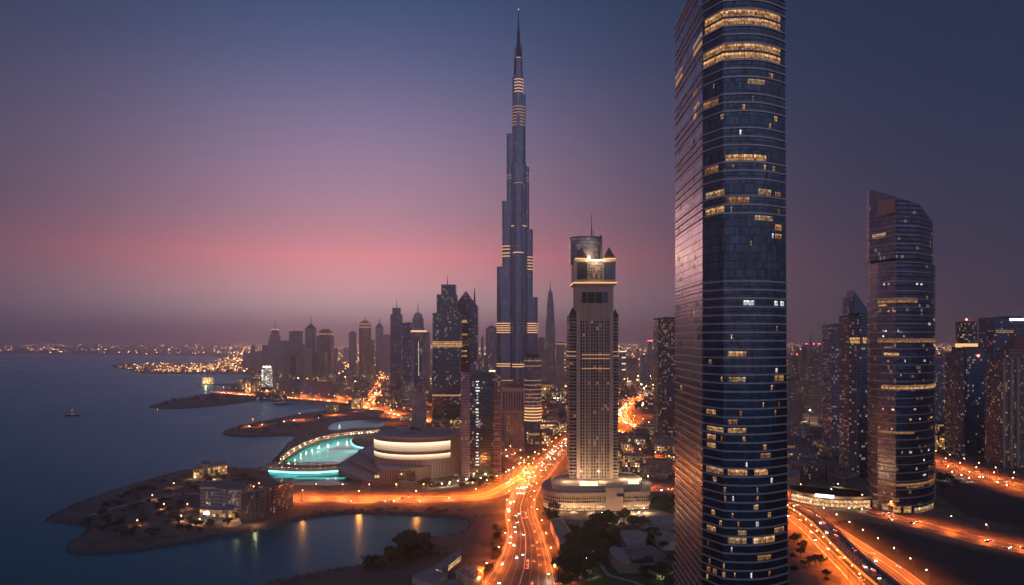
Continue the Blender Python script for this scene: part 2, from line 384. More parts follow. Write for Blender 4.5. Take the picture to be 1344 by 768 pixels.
def water_mat(name, deep, rough, tint, ior, scale=.02, strength=.12, lit=False):
    t = NT(name); n = t.noise(scale, 4)
    bm = t.node('ShaderNodeBump'); bm.inputs['Strength'].default_value = strength; bm.inputs['Distance'].default_value = .6; t.l.new(n, bm.inputs['Height'])
    if lit:                                           # lit by lamps on the pool floor: the water passes their light upwards
        df = t.node('ShaderNodeBsdfTranslucent'); t.set(df.inputs[0], t.mix(t.noise(.012, 4, dist=1.0), tuple(c * .45 for c in deep), deep))
    else:
        df = t.node('ShaderNodeBsdfDiffuse'); t.set(df.inputs[0], deep)
    gl = t.node('ShaderNodeBsdfGlossy'); t.set(gl.inputs['Roughness'], t.math('MULTIPLY_ADD', t.noise(.0018, 3, dist=.8), .16, rough - .08)); t.set(gl.inputs[0], tint)
    fr = t.node('ShaderNodeFresnel'); fr.inputs[0].default_value = ior
    for q in (df, gl, fr): t.l.new(bm.outputs[0], q.inputs['Normal'])
    mx = t.node('ShaderNodeMixShader'); t.l.new(fr.outputs[0], mx.inputs[0]); t.l.new(df.outputs[0], mx.inputs[1]); t.l.new(gl.outputs[0], mx.inputs[2])
    t.l.new(mx.outputs[0], t.n['Material Output'].inputs[0]); return t.mat
M['sea'] = water_mat('sea_water', (.005, .085, .115), .28, (.36, .72, .88), 1.25)
M['pool'] = water_mat('pool_water', (.16, .92, .90), .15, (.55, .80, .85), 1.14, lit=True)
def leaf_mat(name, a, b):
    t = NT(name); f = t.noise(.6, 3); t.P(color=t.mix(f, a, b), rough=.8); return t.mat
M['leaf'] = leaf_mat('dark_leaves', (.024, .048, .018), (.085, .12, .042))
M['palm_leaf'] = leaf_mat('palm_leaves', (.025, .045, .02), (.07, .09, .04))
M['scrub'] = leaf_mat('dry_scrub', (.03, .032, .018), (.07, .065, .035))

# ------------------------------------------------------------------ ground, sea, sky air
SEA_R = 60000
coast_px = [(250, 840), (300, 795), (345, 768), (399, 755), (434, 748), (467, 743), (500, 731), (525, 722), (545, 713), (565, 706), (590, 703), (607, 698), (617, 689), (607, 682.5), (577, 678.5), (518, 676.5),
            (473, 675), (429, 677), (384, 685), (340, 697), (287, 706), (230, 716), (168, 725), (120, 728), (93, 726), (86, 716), (108, 703), (114, 692), (86, 687), (61, 685),
            (72, 675), (120, 654), (177, 635), (230, 620), (254, 617), (297, 614.5), (335, 617), (349, 619), (352, 612), (360, 603), (368, 595), (378, 582), (388, 574.5),
            (375, 572.5), (340, 573.5), (310, 573), (292, 570), (300, 563.5), (315, 559), (330, 556), (355, 551.5), (378, 547), (400, 543), (417, 541), (440, 535.5), (456, 533),
            (440, 530), (425, 528.5), (404, 527.2), (370, 525.8), (345, 525), (335, 526), (287, 533), (230, 537), (197, 535), (206, 530), (230, 525.5), (252, 520.5), (272, 517.5), (292, 515.5),
            (295, 511), (305, 506.5), (325, 503), (332, 497), (322, 491.5), (250, 491), (188, 490), (165, 485), (148, 482.5), (150, 478.5), (190, 479), (250, 479), (278, 476.5), (288, 470.5),
            (278, 467.5), (240, 467), (190, 466), (130, 465.5), (60, 464.5), (0, 463.5), (-120, 461), (-250, 457)]
coast = crom([G(x, y, 0).xy for x, y in coast_px], 4)
far_y = 56000
outline = [tuple(p) for p in coast] + [(-30000, 40000), (-30000, far_y), (50000, far_y), (50000, 300), (400, 200), (-150, 250), (-260, 380)]
outline = ccw(outline)
pool_px = [(370, 611), (373, 606), (383, 598), (396, 590), (408, 584.5), (423, 579), (445, 574.5), (462, 572.3), (466, 574), (461, 577), (460.5, 581), (467, 586.5), (481, 589.5), (498, 592.3),
           (496, 594.5), (478, 597), (462, 600), (452, 605.5), (444, 610.8), (420, 612.2), (395, 612.2)]
bay_px = [(432, 559.5), (440, 554.5), (455, 552), (480, 550.5), (500, 551), (506, 554), (498, 561.5), (480, 562.8), (455, 564.2), (437, 566), (431, 563)]
canal_px = [(353.5, 622), (385, 624), (444, 622), (462, 627), (474, 633), (470, 638), (430, 639.5), (395, 639), (372, 637), (360, 630)]
def hole(px): return ccw([tuple(G(x, y, 0).xy) for x, y in px])
pool_h = ccw([tuple(p) for p in crom(hole(pool_px), 3, True)]); bay_h = ccw([tuple(p) for p in crom(hole(bay_px), 3, True)]); canal_h = hole(canal_px)
inner = offset(outline, -7.0)
holes_in = [offset(h, 3.0) for h in (pool_h, bay_h, canal_h)]
mb = MB()
mb.sheet(inner, LZ, 0, holes_in)
def strip(a, b, za, zb):
    for i in range(len(a)):
        j = (i + 1) % len(a)
        mb.face([(*a[i], za), (*a[j], za), (*b[j], zb), (*b[i], zb)], 1)
strip(outline, inner, -.6, LZ)
for h, hi in zip((pool_h, bay_h, canal_h), holes_in): strip(list(reversed(h)), list(reversed(hi)), -.6, LZ)
tag(mb.build('ground', [M['land'], M['beach']]), kind='structure')
mb = MB(); mb.face([(-SEA_R, -3000, 0), (SEA_R, -3000, 0), (SEA_R, SEA_R, 0), (-SEA_R, SEA_R, 0)])
tag(mb.build('sea', M['sea']), kind='structure')
def area_light(name, c, w, d, power, color, parent=None):
    l = bpy.data.lights.new(name, 'AREA'); l.shape = 'RECTANGLE'; l.size = w; l.size_y = d; l.energy = power; l.color = color
    o = bpy.data.objects.new(name, l); COL.objects.link(o); o.location = c; o.rotation_euler = (pi, 0, 0)
    if parent: o.parent = parent
    return o
mb = MB(); mb.sheet(offset(pool_h, .8), 1.7); pool = tag(mb.build('pool_water', M['pool']), kind='structure')
mb = MB(); mb.sheet(offset(canal_h, .8), 1.5); tag(mb.build('canal_water', M['pool']), kind='structure')
POOL_E = .75
LAMP_W = 40000.0
for px, py, w, d in ((400, 603, 50, 60), (430, 603, 50, 60), (405, 593, 50, 70), (440, 595, 60, 60), (470, 594, 40, 30), (425, 585, 50, 90), (450, 584, 40, 80), (445, 577, 50, 60)):
    g = G(px, py, .3); area_light('underwater_lamp', g, w, d, POOL_E * w * d * random.uniform(.7, 1.3) * pi, (.55, 1, .95))
for px, py, w, d in ((375, 627, 30, 14), (405, 629, 34, 14), (435, 629, 34, 14)):
    g = G(px, py, .3); area_light('underwater_lamp', g, w, d, .85 * w * d * pi, (.5, 1, .95))

mb = MB(); mb.box(0, 28000, -1.5, 900, 126000, 66000)
hz_m = bpy.data.materials.new('evening_haze'); hz_m.use_nodes = True
hn, hl = hz_m.node_tree.nodes, hz_m.node_tree.links; hn.clear()
ho = hn.new('ShaderNodeOutputMaterial'); hv = hn.new('ShaderNodeVolumePrincipled'); hl.new(hv.outputs[0], ho.inputs['Volume'])
hv.inputs['Color'].default_value = (.90, .86, .94, 1); hv.inputs['Density'].default_value = 1.08e-4; hv.inputs['Anisotropy'].default_value = .80
tag(mb.build('haze', hz_m), kind='stuff')

# ------------------------------------------------------------------ roads
ROADS = {}
def road(key, px, widths, name='road', mat='asphalt', z=LZ + .04, lanes=3, kerbs=True, steps=8, zs=None):
    pts = [G(x, y, LZ) for x, y in px]
    ctrl = [Vector((p.x, p.y, w, (zs[i] if zs else z))) for i, (p, w) in enumerate(zip(pts, widths))]
    c = crom(ctrl, steps); L, R, D = [], [], []
    for i, p in enumerate(c):
        d = (c[min(i + 1, len(c) - 1)] - c[max(i - 1, 0)]).xy.normalized(); n = Vector((-d.y, d.x)); D.append(d)
        L.append(Vector((p.x + n.x * p.z / 2, p.y + n.y * p.z / 2, p.w))); R.append(Vector((p.x - n.x * p.z / 2, p.y - n.y * p.z / 2, p.w)))
    ROADS[key] = (c, L, R, D)
    mb = MB()
    for i in range(len(c) - 1): mb.face([R[i], R[i + 1], L[i + 1], L[i]])
    tag(mb.build(name, M[mat]), kind='structure')
    mk = MB(); up = Vector((0, 0, .03))
    def line(t, w, dash):
        for i in range(len(c) - 1):
            if dash and i % 2: continue
            a, b = L[i].lerp(R[i], t), L[i + 1].lerp(R[i + 1], t); n = Vector((-D[i].y, D[i].x, 0)) * w / 2
            mk.face([a - n + up, b - n + up, b + n + up, a + n + up])
    for k in range(1, lanes * 2):
        line(k / (lanes * 2), .16 if k != lanes else .7, False)
    line(.03, .4, False); line(.97, .4, False)
    tag(mk.build('road_marking', M['paint']), kind='structure')
    if kerbs:
        kb = MB()
        for S, sg in ((L, 1), (R, -1)):
            for i in range(len(c) - 1):
                a, b = S[i], S[i + 1]; n = Vector((-D[i].y, D[i].x, 0)) * .6 * sg; h = Vector((0, 0, .14))
                kb.face([a, b, b + h, a + h] if sg < 0 else [b, a, a + h, b + h]); kb.face([a + h, b + h, b + h + n, a + h + n] if sg < 0 else [b + h, a + h, a + h + n, b + h + n])
                kb.face([a + n, b + n, b + n + h, a + n + h])
        tag(kb.build('kerb', M['kerb']), kind='structure')
road('main', [(672, 830), (682, 768), (688, 744), (690, 720), (689, 698), (684, 678), (684, 662), (693, 641), (712, 617), (732, 594), (752, 576), (785, 558), (815, 548)],
     [60, 52, 44, 36, 31, 30, 29, 29, 30, 30, 30, 28, 26], 'highway', lanes=4)
road('shore', [(318, 660), (345, 657), (380, 655), (450, 656), (520, 656), (590, 655), (640, 651), (664, 640), (684, 627), (702, 611)], [16, 24, 28, 28, 28, 28, 26, 20, 16, 14], z=LZ + .07)
road('bend', [(652, 590), (664, 596), (686, 603), (712, 604), (735, 594)], [18, 18, 18, 18, 14], z=LZ + .1, lanes=2)
road('slip', [(666, 599), (683, 607), (693, 618), (694, 631), (686, 650)], [12, 12, 12, 12, 12], z=LZ + .13, lanes=1)
road('loop', [(880, 519), (861, 523), (834, 529), (817, 539), (822, 553), (843, 562), (880, 568), (930, 572)], [22] * 8, z=LZ + .05, lanes=2, steps=6)
road('cross', [(790, 560), (812, 566), (840, 571), (870, 576), (910, 580)], [20] * 5, z=LZ + .09, lanes=2)
road('back', [(800, 592), (830, 600), (860, 607), (890, 616), (940, 630), (1000, 641), (1033, 650), (1080, 658), (1128, 668), (1210, 690), (1291, 711), (1344, 722), (1440, 738)],
     [16, 16, 18, 18, 18, 20, 24, 26, 26, 26, 26, 26, 26], 'highway', z=LZ + .06)
road('side', [(838, 640), (870, 643), (900, 646), (950, 652), (1000, 656), (1036, 655)], [26, 26, 26, 22, 18, 14], z=LZ + .03, lanes=2)
road('low', [(1000, 660), (1033, 674), (1060, 693), (1090, 722), (1120, 752), (1145, 780), (1180, 820)], [14, 14, 15, 16, 16, 16, 16], z=LZ + .05, lanes=2)
road('east', [(1036, 664), (1060, 676), (1090, 693), (1130, 719), (1172, 747), (1208, 775), (1260, 815)], [12, 13, 14, 15, 16, 16, 16], z=LZ + .09, lanes=2)
road('avenue', [(1180, 592), (1229, 606), (1277, 621), (1344, 641), (1420, 664)], [26] * 5, 'highway', z=LZ + .05)
road('coastal', [(280, 514), (300, 516), (330, 518.5), (370, 521.3), (412, 524.5), (456, 528.5), (486, 536), (520, 544), (560, 552), (600, 557)], [24] * 10, 'coast_road', z=LZ + .05, lanes=2, steps=6)
road('inland', [(484, 534), (493, 521), (499, 511), (503, 502), (507, 494)], [30] * 5, z=LZ + .1, lanes=2, steps=6)
road('point', [(330, 560), (380, 553), (425, 548.5), (455, 541.5), (480, 540), (503, 543), (520, 550)], [9, 9, 11, 12, 14, 16, 16], z=LZ + .08, lanes=1, steps=6)
road('far_avenue', [(830, 534), (800, 520), (780, 510), (745, 500), (700, 498)], [26] * 5, z=LZ + .05, lanes=2, steps=6)

# the raised road
fly_px = [(1000, 648), (1040, 663), (1074, 683), (1109, 718), (1136, 743), (1172, 772), (1230, 815)]
FZ = 8.0
fl = thing('flyover', 'dark raised road with low parapets crossing above the orange-lit road by the tall tower', 'flyover', (xat(1109, 630), 630, 0))
c = crom([G(x, y, FZ) for x, y in fly_px], 10)
D = [(c[min(i + 1, len(c) - 1)] - c[max(i - 1, 0)]).xy.normalized() for i in range(len(c))]
off = fl.location
dk, pr, mk = MB(), [MB(), MB()], MB()
FW = 15.0
for i in range(len(c) - 1):
    N = [Vector((-D[k].y, D[k].x, 0)) for k in (i, i + 1)]; a, b = c[i] - off, c[i + 1] - off; h = FW / 2; dn = Vector((0, 0, 1.3))
    dk.face([a - N[0] * h, b - N[1] * h, b + N[1] * h, a + N[0] * h])
    for sg in (1, -1):
        e0, e1 = a + N[0] * h * sg, b + N[1] * h * sg
        dk.face([e0, e1, e1 - dn, e0 - dn])
        w0, w1, up = N[0] * .4 * sg, N[1] * .4 * sg, Vector((0, 0, .9)); p = pr[0 if sg > 0 else 1]
        p.face([e0 - dn, e1 - dn, e1 + up, e0 + up]); p.face([e0 + up, e1 + up, e1 + up + w1, e0 + up + w0]); p.face([e0 + w0 - dn, e1 + w1 - dn, e1 + w1 + up, e0 + w0 + up])
    for t in (-.92, -.33, .33, .92, 0):
        if abs(t) == .33 and i % 2: continue
        q = Vector((0, 0, .03)); wd = .18
        mk.face([a + N[0] * (h * t - wd) + q, b + N[1] * (h * t - wd) + q, b + N[1] * (h * t + wd) + q, a + N[0] * (h * t + wd) + q])
dk.build('deck', M['dark_asphalt'], fl); pr[0].build('parapet', M['concrete'], fl); pr[1].build('parapet', M['concrete'], fl); mk.build('lane_lines', M['paint'], fl)
for i in range(3, len(c) - 2, 4):
    p = MB(); q = c[i] - off; p.prism(circle(1.1, 10, q.x, q.y), LZ, FZ - 1.3, cap=None); p.build('pier', M['concrete'], fl)
ROADS['fly'] = (c, [p + Vector((-d.y, d.x, 0)) * 7 for p, d in zip(c, D)], [p - Vector((-d.y, d.x, 0)) * 7 for p, d in zip(c, D)], D)

# lawn, plaza, paths, dark plots
def plot(name, px, mat, z): mb = MB(); mb.sheet(ccw([tuple(G(x, y).xy) for x, y in px]), z); tag(mb.build(name, M[mat]), kind='structure')
plot('lawn', [(778, 752), (800, 742), (890, 740), (900, 790), (740, 790), (752, 768)], 'lawn', LZ + .02)
plot('plaza', [(735, 680), (800, 672), (858, 668), (888, 676), (885, 690), (838, 690), (770, 684)], 'plaza', LZ + .02)
plot('dark_plot', [(1090, 684), (1130, 682), (1210, 704), (1290, 726), (1400, 745), (1400, 800), (1250, 800), (1190, 750), (1140, 715)], 'dark_ground', LZ + .02)
plot('dark_plot', [(1225, 645), (1260, 634), (1344, 655), (1420, 670), (1420, 708), (1344, 692), (1270, 678)], 'dark_ground', LZ + .03)
pth = [G(790, 742), G(793, 748), G(800, 755), G(817, 760), G(837, 766), G(860, 778)]
cc = crom(pth, 6); mb = MB()
for i in range(len(cc) - 1):
    d = (cc[i + 1] - cc[i]).normalized(); n = Vector((-d.y, d.x, 0)) * 1.6; u = Vector((0, 0, .06))
    mb.face([cc[i] - n + u, cc[i + 1] - n + u, cc[i + 1] + n + u, cc[i] + n + u])
tag(mb.build('path', M['path']), kind='structure')
# ------------------------------------------------------------------ the tall tower on the right
FOOT = []                                             # footprints kept clear of filler buildings: (x, y, radius)
def clear(x, y, r): FOOT.append((x, y, r))
def big_tower():
    ox, oy = 120.0, 430.0
    t = thing('skyscraper', 'tallest dark glass skyscraper in front, ringed by pale ledges and lit office floors', 'skyscraper', (ox, oy, 0)); clear(ox, oy, 60)
    arc = []
    for i in range(11):
        k = i / 10; arc.append((107 + 34.5 * k, 386 + 9.5 * k - 4.5 * sin(pi * k) * 1.2))
    base = [(101.2, 472), (100.4, 436), (100, 400)] + arc + [(142.5, 412), (142.5, 472)]
    base = ccw([(x - ox, y - oy) for x, y in base])
    H = 368.0
    def at(z): k = 1.045 - .045 * z / H; return [((p[0] + 20) * k - 20, (p[1] + 30) * (1 + (k - 1) * .3) - 30) for p in base]
    n = len(base); side = []
    for i in range(n):
        a, b = base[i], base[(i + 1) % n]
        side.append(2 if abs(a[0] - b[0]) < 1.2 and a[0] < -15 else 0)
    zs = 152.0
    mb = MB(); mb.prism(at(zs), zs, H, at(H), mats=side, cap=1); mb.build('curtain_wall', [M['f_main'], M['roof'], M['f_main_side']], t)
    mb = MB(); mb.prism(at(LZ), LZ, zs, at(zs), mats=side, cap=None); mb.build('curtain_wall', [M['f_main'], M['roof'], M['f_main_low']], t)
    mb = MB(); mb.prism(offset(at(H), -3), H, H + 5, cap=0); mb.build('roof_plant', M['dark_steel'], t)
    mb = MB(); mb.prism(offset(at(H), .5), H - .6, H + 1.2, cap=0, bottom=True); mb.build('parapet', M['ledge'], t)
    for i in range(1, 85):
        z = LZ + 4.3 * i
        if 205 < z < 233 or z > 366: continue
        if z > 232 and (i % 4 == 2): continue
        mb = MB(); mb.prism(offset(at(z), .55), z - .36, z + .36, cap=0, bottom=True); mb.build('ledge', M['ledge'], t)
    # lit office floors: (x0, x1, y0, y1) as the photograph shows them on the curved front, and their tint
    cells = [(925, 1024, 13, 24), (925, 1024, 25, 36), (923, 1024, 57, 69), (923, 1024, 70, 80), (981, 1004, 105, 113), (923, 943, 124, 136), (925, 943, 212, 224), (952, 1006, 206, 215),
             (926, 951, 252, 263), (926, 951, 265, 276), (953, 984, 260, 270), (995, 1012, 250, 259), (1017, 1025, 253, 260), (990, 1014, 281, 289), (1017, 1026, 293, 302), (1017, 1026, 305, 313),
             (955, 980, 455, 463), (956, 979, 497, 505), (1016, 1031, 487, 500), (927, 940, 536, 544), (955, 968, 549, 557), (928, 950, 558, 566), (955, 980, 560, 568), (928, 940, 576, 582), (928, 940, 585, 592),
             (998, 1012, 590, 597), (927, 950, 614, 625), (955, 981, 618, 628), (990, 1006, 619, 629), (936, 941, 626, 632), (1007, 1012, 670, 678), (934, 939, 675, 682), (968, 980, 690, 696), (1016, 1030, 688, 695),
             (928, 940, 698, 705), (955, 980, 702, 711), (988, 1017, 702, 711), (994, 1012, 723, 731), (948, 953, 750, 757), (936, 941, 747, 755), (928, 933, 750, 756)]
    white = [(975, 990, 390, 398), (1016, 1021, 391, 398), (1024, 1029, 391, 398)]
    def front(px, z):                                  # where the sight line of a column meets the front walls
        P = at(z); best = None
        for i in range(n):
            a, b = Vector(P[i]) + Vector((ox, oy)), Vector(P[(i + 1) % n]) + Vector((ox, oy))
            ta, tb = a.x / a.y, b.x / b.y; tt = (px - CX) / F
            if min(ta, tb) <= tt <= max(ta, tb) and abs(tb - ta) > 1e-6:
                k = (tt - ta) / (tb - ta); q = a.lerp(b, k)
                if best is None or q.y < best[1].y: best = (i, q)
        return best
    def lit(cells, mat):
        for x0, x1, y0, y1 in cells:
            zc = zat((y0 + y1) / 2, 389); hh = 3.0 if y1 - y0 > 8.5 else 2.4
            z = LZ + 4.3 * floor((zc - LZ) / 4.3) + .75
            e0, e1 = front(x0 + .5, z), front(min(x1, 1029) - .5, z)
            if not e0 or not e1: continue
            mb = MB(); P = at(z)
            O = Vector((ox, oy)); pts = [e0[1] - O] + [Vector(P[k % n]) for k in range(e0[0] + 1, e1[0] + 1)] + [e1[1] - O]
            for a, b in zip(pts, pts[1:]):
                if (b - a).length > .2: mb.panel(a, b, z, z + hh, .12)
            if mb.f: mb.build('lit_window', mat if mat is M['office_white'] or y0 < 90 else M[rl.choice(('office', 'office', 'office_dim', 'office_soft'))], t)
    rl = random.Random(12); lit(cells, M['office']); lit(white, M['office_white'])
    small = []
    for k in range(60):
        x = rl.uniform(926, 1022); y = rl.choice((rl.uniform(90, 330), rl.uniform(400, 760), rl.uniform(480, 760))); small.append((x, x + rl.uniform(1.8, 5), y, y + 6))
    lit(small[:48], M['office_dim']); lit(small[48:], M['office_white'])
    # strips of windows on the long left side
    r = random.Random(3)
    for i in range(1, 84):
        z = LZ + 4.3 * i + .8; P = at(z); a, b = Vector(P[side.index(2)]), Vector(P[side.index(2) + 1])
        ends = [p for k, p in enumerate(P) if side[k] == 2] + [P[(max(k for k in range(n) if side[k] == 2) + 1) % n]]
        a, b = Vector(ends[0]), Vector(ends[-1])
        for q in range(r.choice((1, 1, 2))):
            u = r.uniform(.05, .85); L = r.choice((.06, .1, .18)) if z > 120 else r.uniform(.2, .5)
            hot = (r.random() < .10) or (66 < i < 70 and q == 0)
            if i in (76, 77): u, L, hot = .02, .96, True
            mb = MB(); mb.panel(a.lerp(b, u), a.lerp(b, min(.99, u + L)), z, z + 2.6, .12); mb.build('lit_window' if hot else 'window_strip', M[r.choice(('office', 'office_dim', 'office_soft'))] if hot else M['dark_window'], t)
big_tower()

def twin_tower():
    ox, oy = 385.0, 800.0
    t = thing('skyscraper', 'rounded dark tower with slanted glass top and pale floor rings beside the curved highway', 'skyscraper', (ox, oy, 0)); clear(ox, oy, 65)
    Y = 770
    P = [(1138.5, 815), (1142, 785), (1152, 768), (1176, 752)] + [(1176 + 42 * k / 6, 752 + 16 * (k / 6) ** 2.5) for k in range(1, 7)] + [(1225.5, 782), (1227.5, 812)]
    P = [(xat(px, y) - ox, y - oy) for px, y in P] + [(xat(1226, 838) - ox, 838 - oy), (xat(1143, 838) - ox, 838 - oy)]
    P = ccw(P); n = len(P)
    zr = zat(346, 765)
    def top(x, y):
        X = x + ox; px = CX + X / 775 * F
        X2 = X / (y + oy); px = CX + X2 * F
        yy = 247 + (px - 1137) * .30 if px < 1206.5 else 268 + (px - 1206.5) * 1.31
        return zat(yy, y + oy)
    U = ccw([(xat(px, y) - ox, y - oy) for px, y in ((1137.5, 806), (1141, 786), (1176, 753), (1206, 758), (1224, 784), (1224, 834), (1143, 834))])
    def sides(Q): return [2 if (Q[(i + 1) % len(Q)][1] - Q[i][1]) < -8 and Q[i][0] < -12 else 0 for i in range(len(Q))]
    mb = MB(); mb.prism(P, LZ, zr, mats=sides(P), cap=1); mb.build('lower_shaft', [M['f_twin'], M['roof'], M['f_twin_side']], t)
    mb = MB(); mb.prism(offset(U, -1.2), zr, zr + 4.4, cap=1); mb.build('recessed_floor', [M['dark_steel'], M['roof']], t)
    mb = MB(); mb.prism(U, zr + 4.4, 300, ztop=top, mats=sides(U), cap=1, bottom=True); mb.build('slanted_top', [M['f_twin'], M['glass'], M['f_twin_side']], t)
    i = 0; z = LZ + 8
    while z < zr + 3:
        mb = MB(); mb.prism(offset(P, .6), z - .36, z + .36, cap=0, bottom=True); mb.build('ledge', M['ledge'], t); z += 8.2 if z < zr - 30 else 9.4
    while z < 290:
        mb = MB(); mb.prism(offset(U, .4), z - .3, z + .3, cap=0, bottom=True); mb.build('ledge', M['ledge'], t); z += 8.8
    # lit floors, following the outline between two columns of the photograph
    def strip(x0, x1, y0, y1, Q, mat=M['office']):
        z0, z1 = zat(y1, 765), zat(y0, 765); mb = MB()
        for i in range(len(Q)):
            a, b = Vector(Q[i]), Vector(Q[(i + 1) % len(Q)])
            if b.x <= a.x: continue
            pa, pb = CX + (a.x + ox) / (a.y + oy) * F, CX + (b.x + ox) / (b.y + oy) * F
            lo, hi = max(x0, pa), min(x1, pb)
            if hi - lo > .6: mb.panel(a.lerp(b, (lo - pa) / (pb - pa)), a.lerp(b, (hi - pa) / (pb - pa)), z0, z1, .14, 0)
        if mb.f: mb.build('lit_window', mat, t)
    for x0, x1, y0, y1, Q in [(1145, 1163, 305, 311, U), (1149, 1204, 392, 398, P), (1152, 1164, 399, 402, P), (1151, 1228, 444, 450, P), (1160, 1172, 455, 457, P), (1160, 1180, 463, 467, P), (1157, 1228, 505, 510, P),
                              (1150, 1200, 565, 568, P), (1190, 1212, 633, 638, P), (1150, 1228, 632, 636, P), (1171, 1180, 651, 655, P), (1158, 1166, 661, 668, P), (1172, 1182, 661, 670, P), (1186, 1196, 662, 670, P), (1200, 1226, 664, 671, P)]:
        strip(x0, x1, y0, y1, Q, M[('office', 'office_soft', 'office_dim')[int(x0 + y0) % 3]] if y0 != 632 or x0 > 1160 else M['office_dim'])
    r = random.Random(5)
    for k in range(46):
        x = r.uniform(1146, 1222); y = r.choice((372, 408, 416, 424, 433, 440, 472, 490, 535, 548, 560, 590, 602, 612, 622, 645)); strip(x, x + r.uniform(1.2, 3), y, y + 2.6, P, M['office'] if r.random() < .7 else M['office_white'])
    mb = MB(); mb.panel(Vector((xat(1149, 772) - ox, 768 - oy)), Vector((xat(1175, 753) - ox, 752.5 - oy)), zat(281, 760), zat(262, 760), .3); mb.build('copper_glass_panel', plain('copper_glass', (.42, .25, .19), .45, .3), t)
twin_tower()

# ------------------------------------------------------------------ the stone hotel tower in the middle
def hotel():
    Y = 834.0; ox, oy = xat(778.5, Y), Y
    t = thing('hotel_tower', 'pale stone hotel tower with two pyramid turrets, lit cornice and rounded podium', 'hotel', (ox, oy, 0)); clear(ox, oy + 10, 75)
    k = Y / F
    def X(px): return (px - 778.5) * k
    z = lambda py: zat(py, Y)
    zp = 24.0
    # podium: rounded to the left, square block to the right
    pod = [(713, 803), (716, 783), (728, 773), (750, 770), (775, 771), (800, 776), (851, 778), (850, 860), (740, 872), (718, 835)]
    pod = ccw([(xat(px, y) - ox, y - oy) for px, y in pod])
    pl = [(xat(px, y) - ox, y - oy) for px, y in ((740, 872), (718, 838), (713, 806), (716, 786), (730, 774), (755, 770), (795, 772))]
    pod2 = ccw([tuple(p) for p in crom(pl, 4)] + [(xat(px, y) - ox, y - oy) for px, y in ((818, 774), (851, 778), (853, 826), (838, 866), (800, 876))])
    mb = MB(); mb.prism(pod2, LZ, 7, cap=1); mb.build('arcade', [M['shop'], M['sand_roof']], t)
    mb = MB(); mb.prism(offset(pod2, 1.5), 7, 10.5, cap=1, bottom=True); mb.build('canopy_band', [M['pale_stone'], M['sand_roof']], t)
    mb = MB(); mb.prism(offset(pod2, .4), 10.5, 17, cap=1); mb.build('podium_wall', [facade('podium_windows', (.36, .27, .21), (.05, .05, .06), 2.2, 3.2, .35, .35, .25, .8), M['roof']], t)
    mb = MB(); mb.prism(offset(pod2, 1.8), 17, 20.5, cap=1, bottom=True); mb.build('podium_cornice', [M['stone'], M['sand_roof']], t)
    up = offset(pod2, -9); mb = MB(); mb.prism(up, 20.5, zp, cap=1); mb.build('upper_terrace', [M['pale_stone'], M['sand_roof']], t)
    mb = MB(); mb.prism(offset(up, .5), zp - .2, zp + 1.2, cap=None); mb.build('terrace_parapet', M['pale_stone'], t)
    blk = [(795, 767.5), (818, 769), (818, 800), (795, 800)]
    mb = MB(); mb.prism([(xat(px, y) - ox, y - oy) for px, y in blk], LZ, 25.5, cap=1); e = mb.build('entrance_block', [M['stone'], M['sand_roof']], t)
    m2 = MB(); m2.box(X(807) - 3, 767.8 - oy, 17, 19.4, 7, .8); m2.build('sign_plate', M['dark_steel'], e)
    for (a, b) in ((760, 783), (825, 838)):
        mb = MB(); mb.box((xat((a + b) / 2, 800) - ox), 803 - oy + (-12 if a < 800 else -2), zp + .2, zp + 3.2, (b - a) * .8, 8); mb.build('terrace_pavilion', M['led_white'], t)
    # shaft
    d0, d1 = -6, 38
    def blockx(x0, x1, za, zb, y0=d0, y1=d1, mat='f_hotel', cap='roof', name='shaft', par=t):
        mb = MB(); mb.prism([(X(x0), y0), (X(x1), y0), (X(x1), y1), (X(x0), y1)], za, zb, cap=1); return mb.build(name, [M[mat], M[cap]], par)
    blockx(756, 804, zp, z(374), d0, d1, 'stone', name='shaft')
    blockx(760.5, 799.5, zp, z(420), d0 - .5, d0 + 1, 'f_hotel', name='window_wall')
    for x0, x1 in ((756.4, 760.4), (799.6, 803.6), (766.5, 768.3), (790.8, 792.6), (772.2, 773), (785.8, 786.6)):
        wide = x1 - x0 > 3; blockx(x0, x1, zp, z(410 if wide else 398), d0 - (2.2 if wide else 1.3), d0 + .5, 'pale_stone', 'pale_stone', 'pier')
    blockx(763, 797, z(398), z(384), d0 - .6, d0 + .5, 'glass', name='attic_window')
    for x in (769.5, 780, 790): blockx(x, x + .8, z(398), z(384), d0 - .8, d0 - .5, 'stone', 'stone', 'mullion')
    # side bays with balconies and small roofs
    for x0, x1, yt in ((747, 756.4, 414), (804, 810.8, 416)):
        b = blockx(x0, x1, zp, z(yt), d0 + 3, d1 - 3, 'f_bay', name='side_bay')
        zz = zp + 7
        m2 = MB()
        while zz < z(yt): m2.prism([(X(x0) - .6, d0 + 2.4), (X(x1) + .6, d0 + 2.4), (X(x1) + .6, d1 - 2.4), (X(x0) - .6, d1 - 2.4)], zz, zz + .5, cap=0, bottom=True); zz += 10.8
        m2.build('balcony_slab', M['pale_stone'], b)
        m2 = MB(); m2.cone([(X(x0) - .8, d0 + 2), (X(x1) + .8, d0 + 2), (X(x1) + .8, d0 + 13), (X(x0) - .8, d0 + 13)], z(yt), z(yt - 11), (X((x0 + x1) / 2), d0 + 7), 0); m2.build('bay_roof', M['dark_steel'], b)
        for yb_ in (462, 468):
            m2 = MB(); m2.prism([(X(x0) - .9, d0 + 2.1), (X(x1) + .9, d0 + 2.1), (X(x1) + .9, d1 - 2.1), (X(x0) - .9, d1 - 2.1)], z(yb_), z(yb_) + .9, cap=0, bottom=True); m2.build('light_band', M['led_soft'], b)
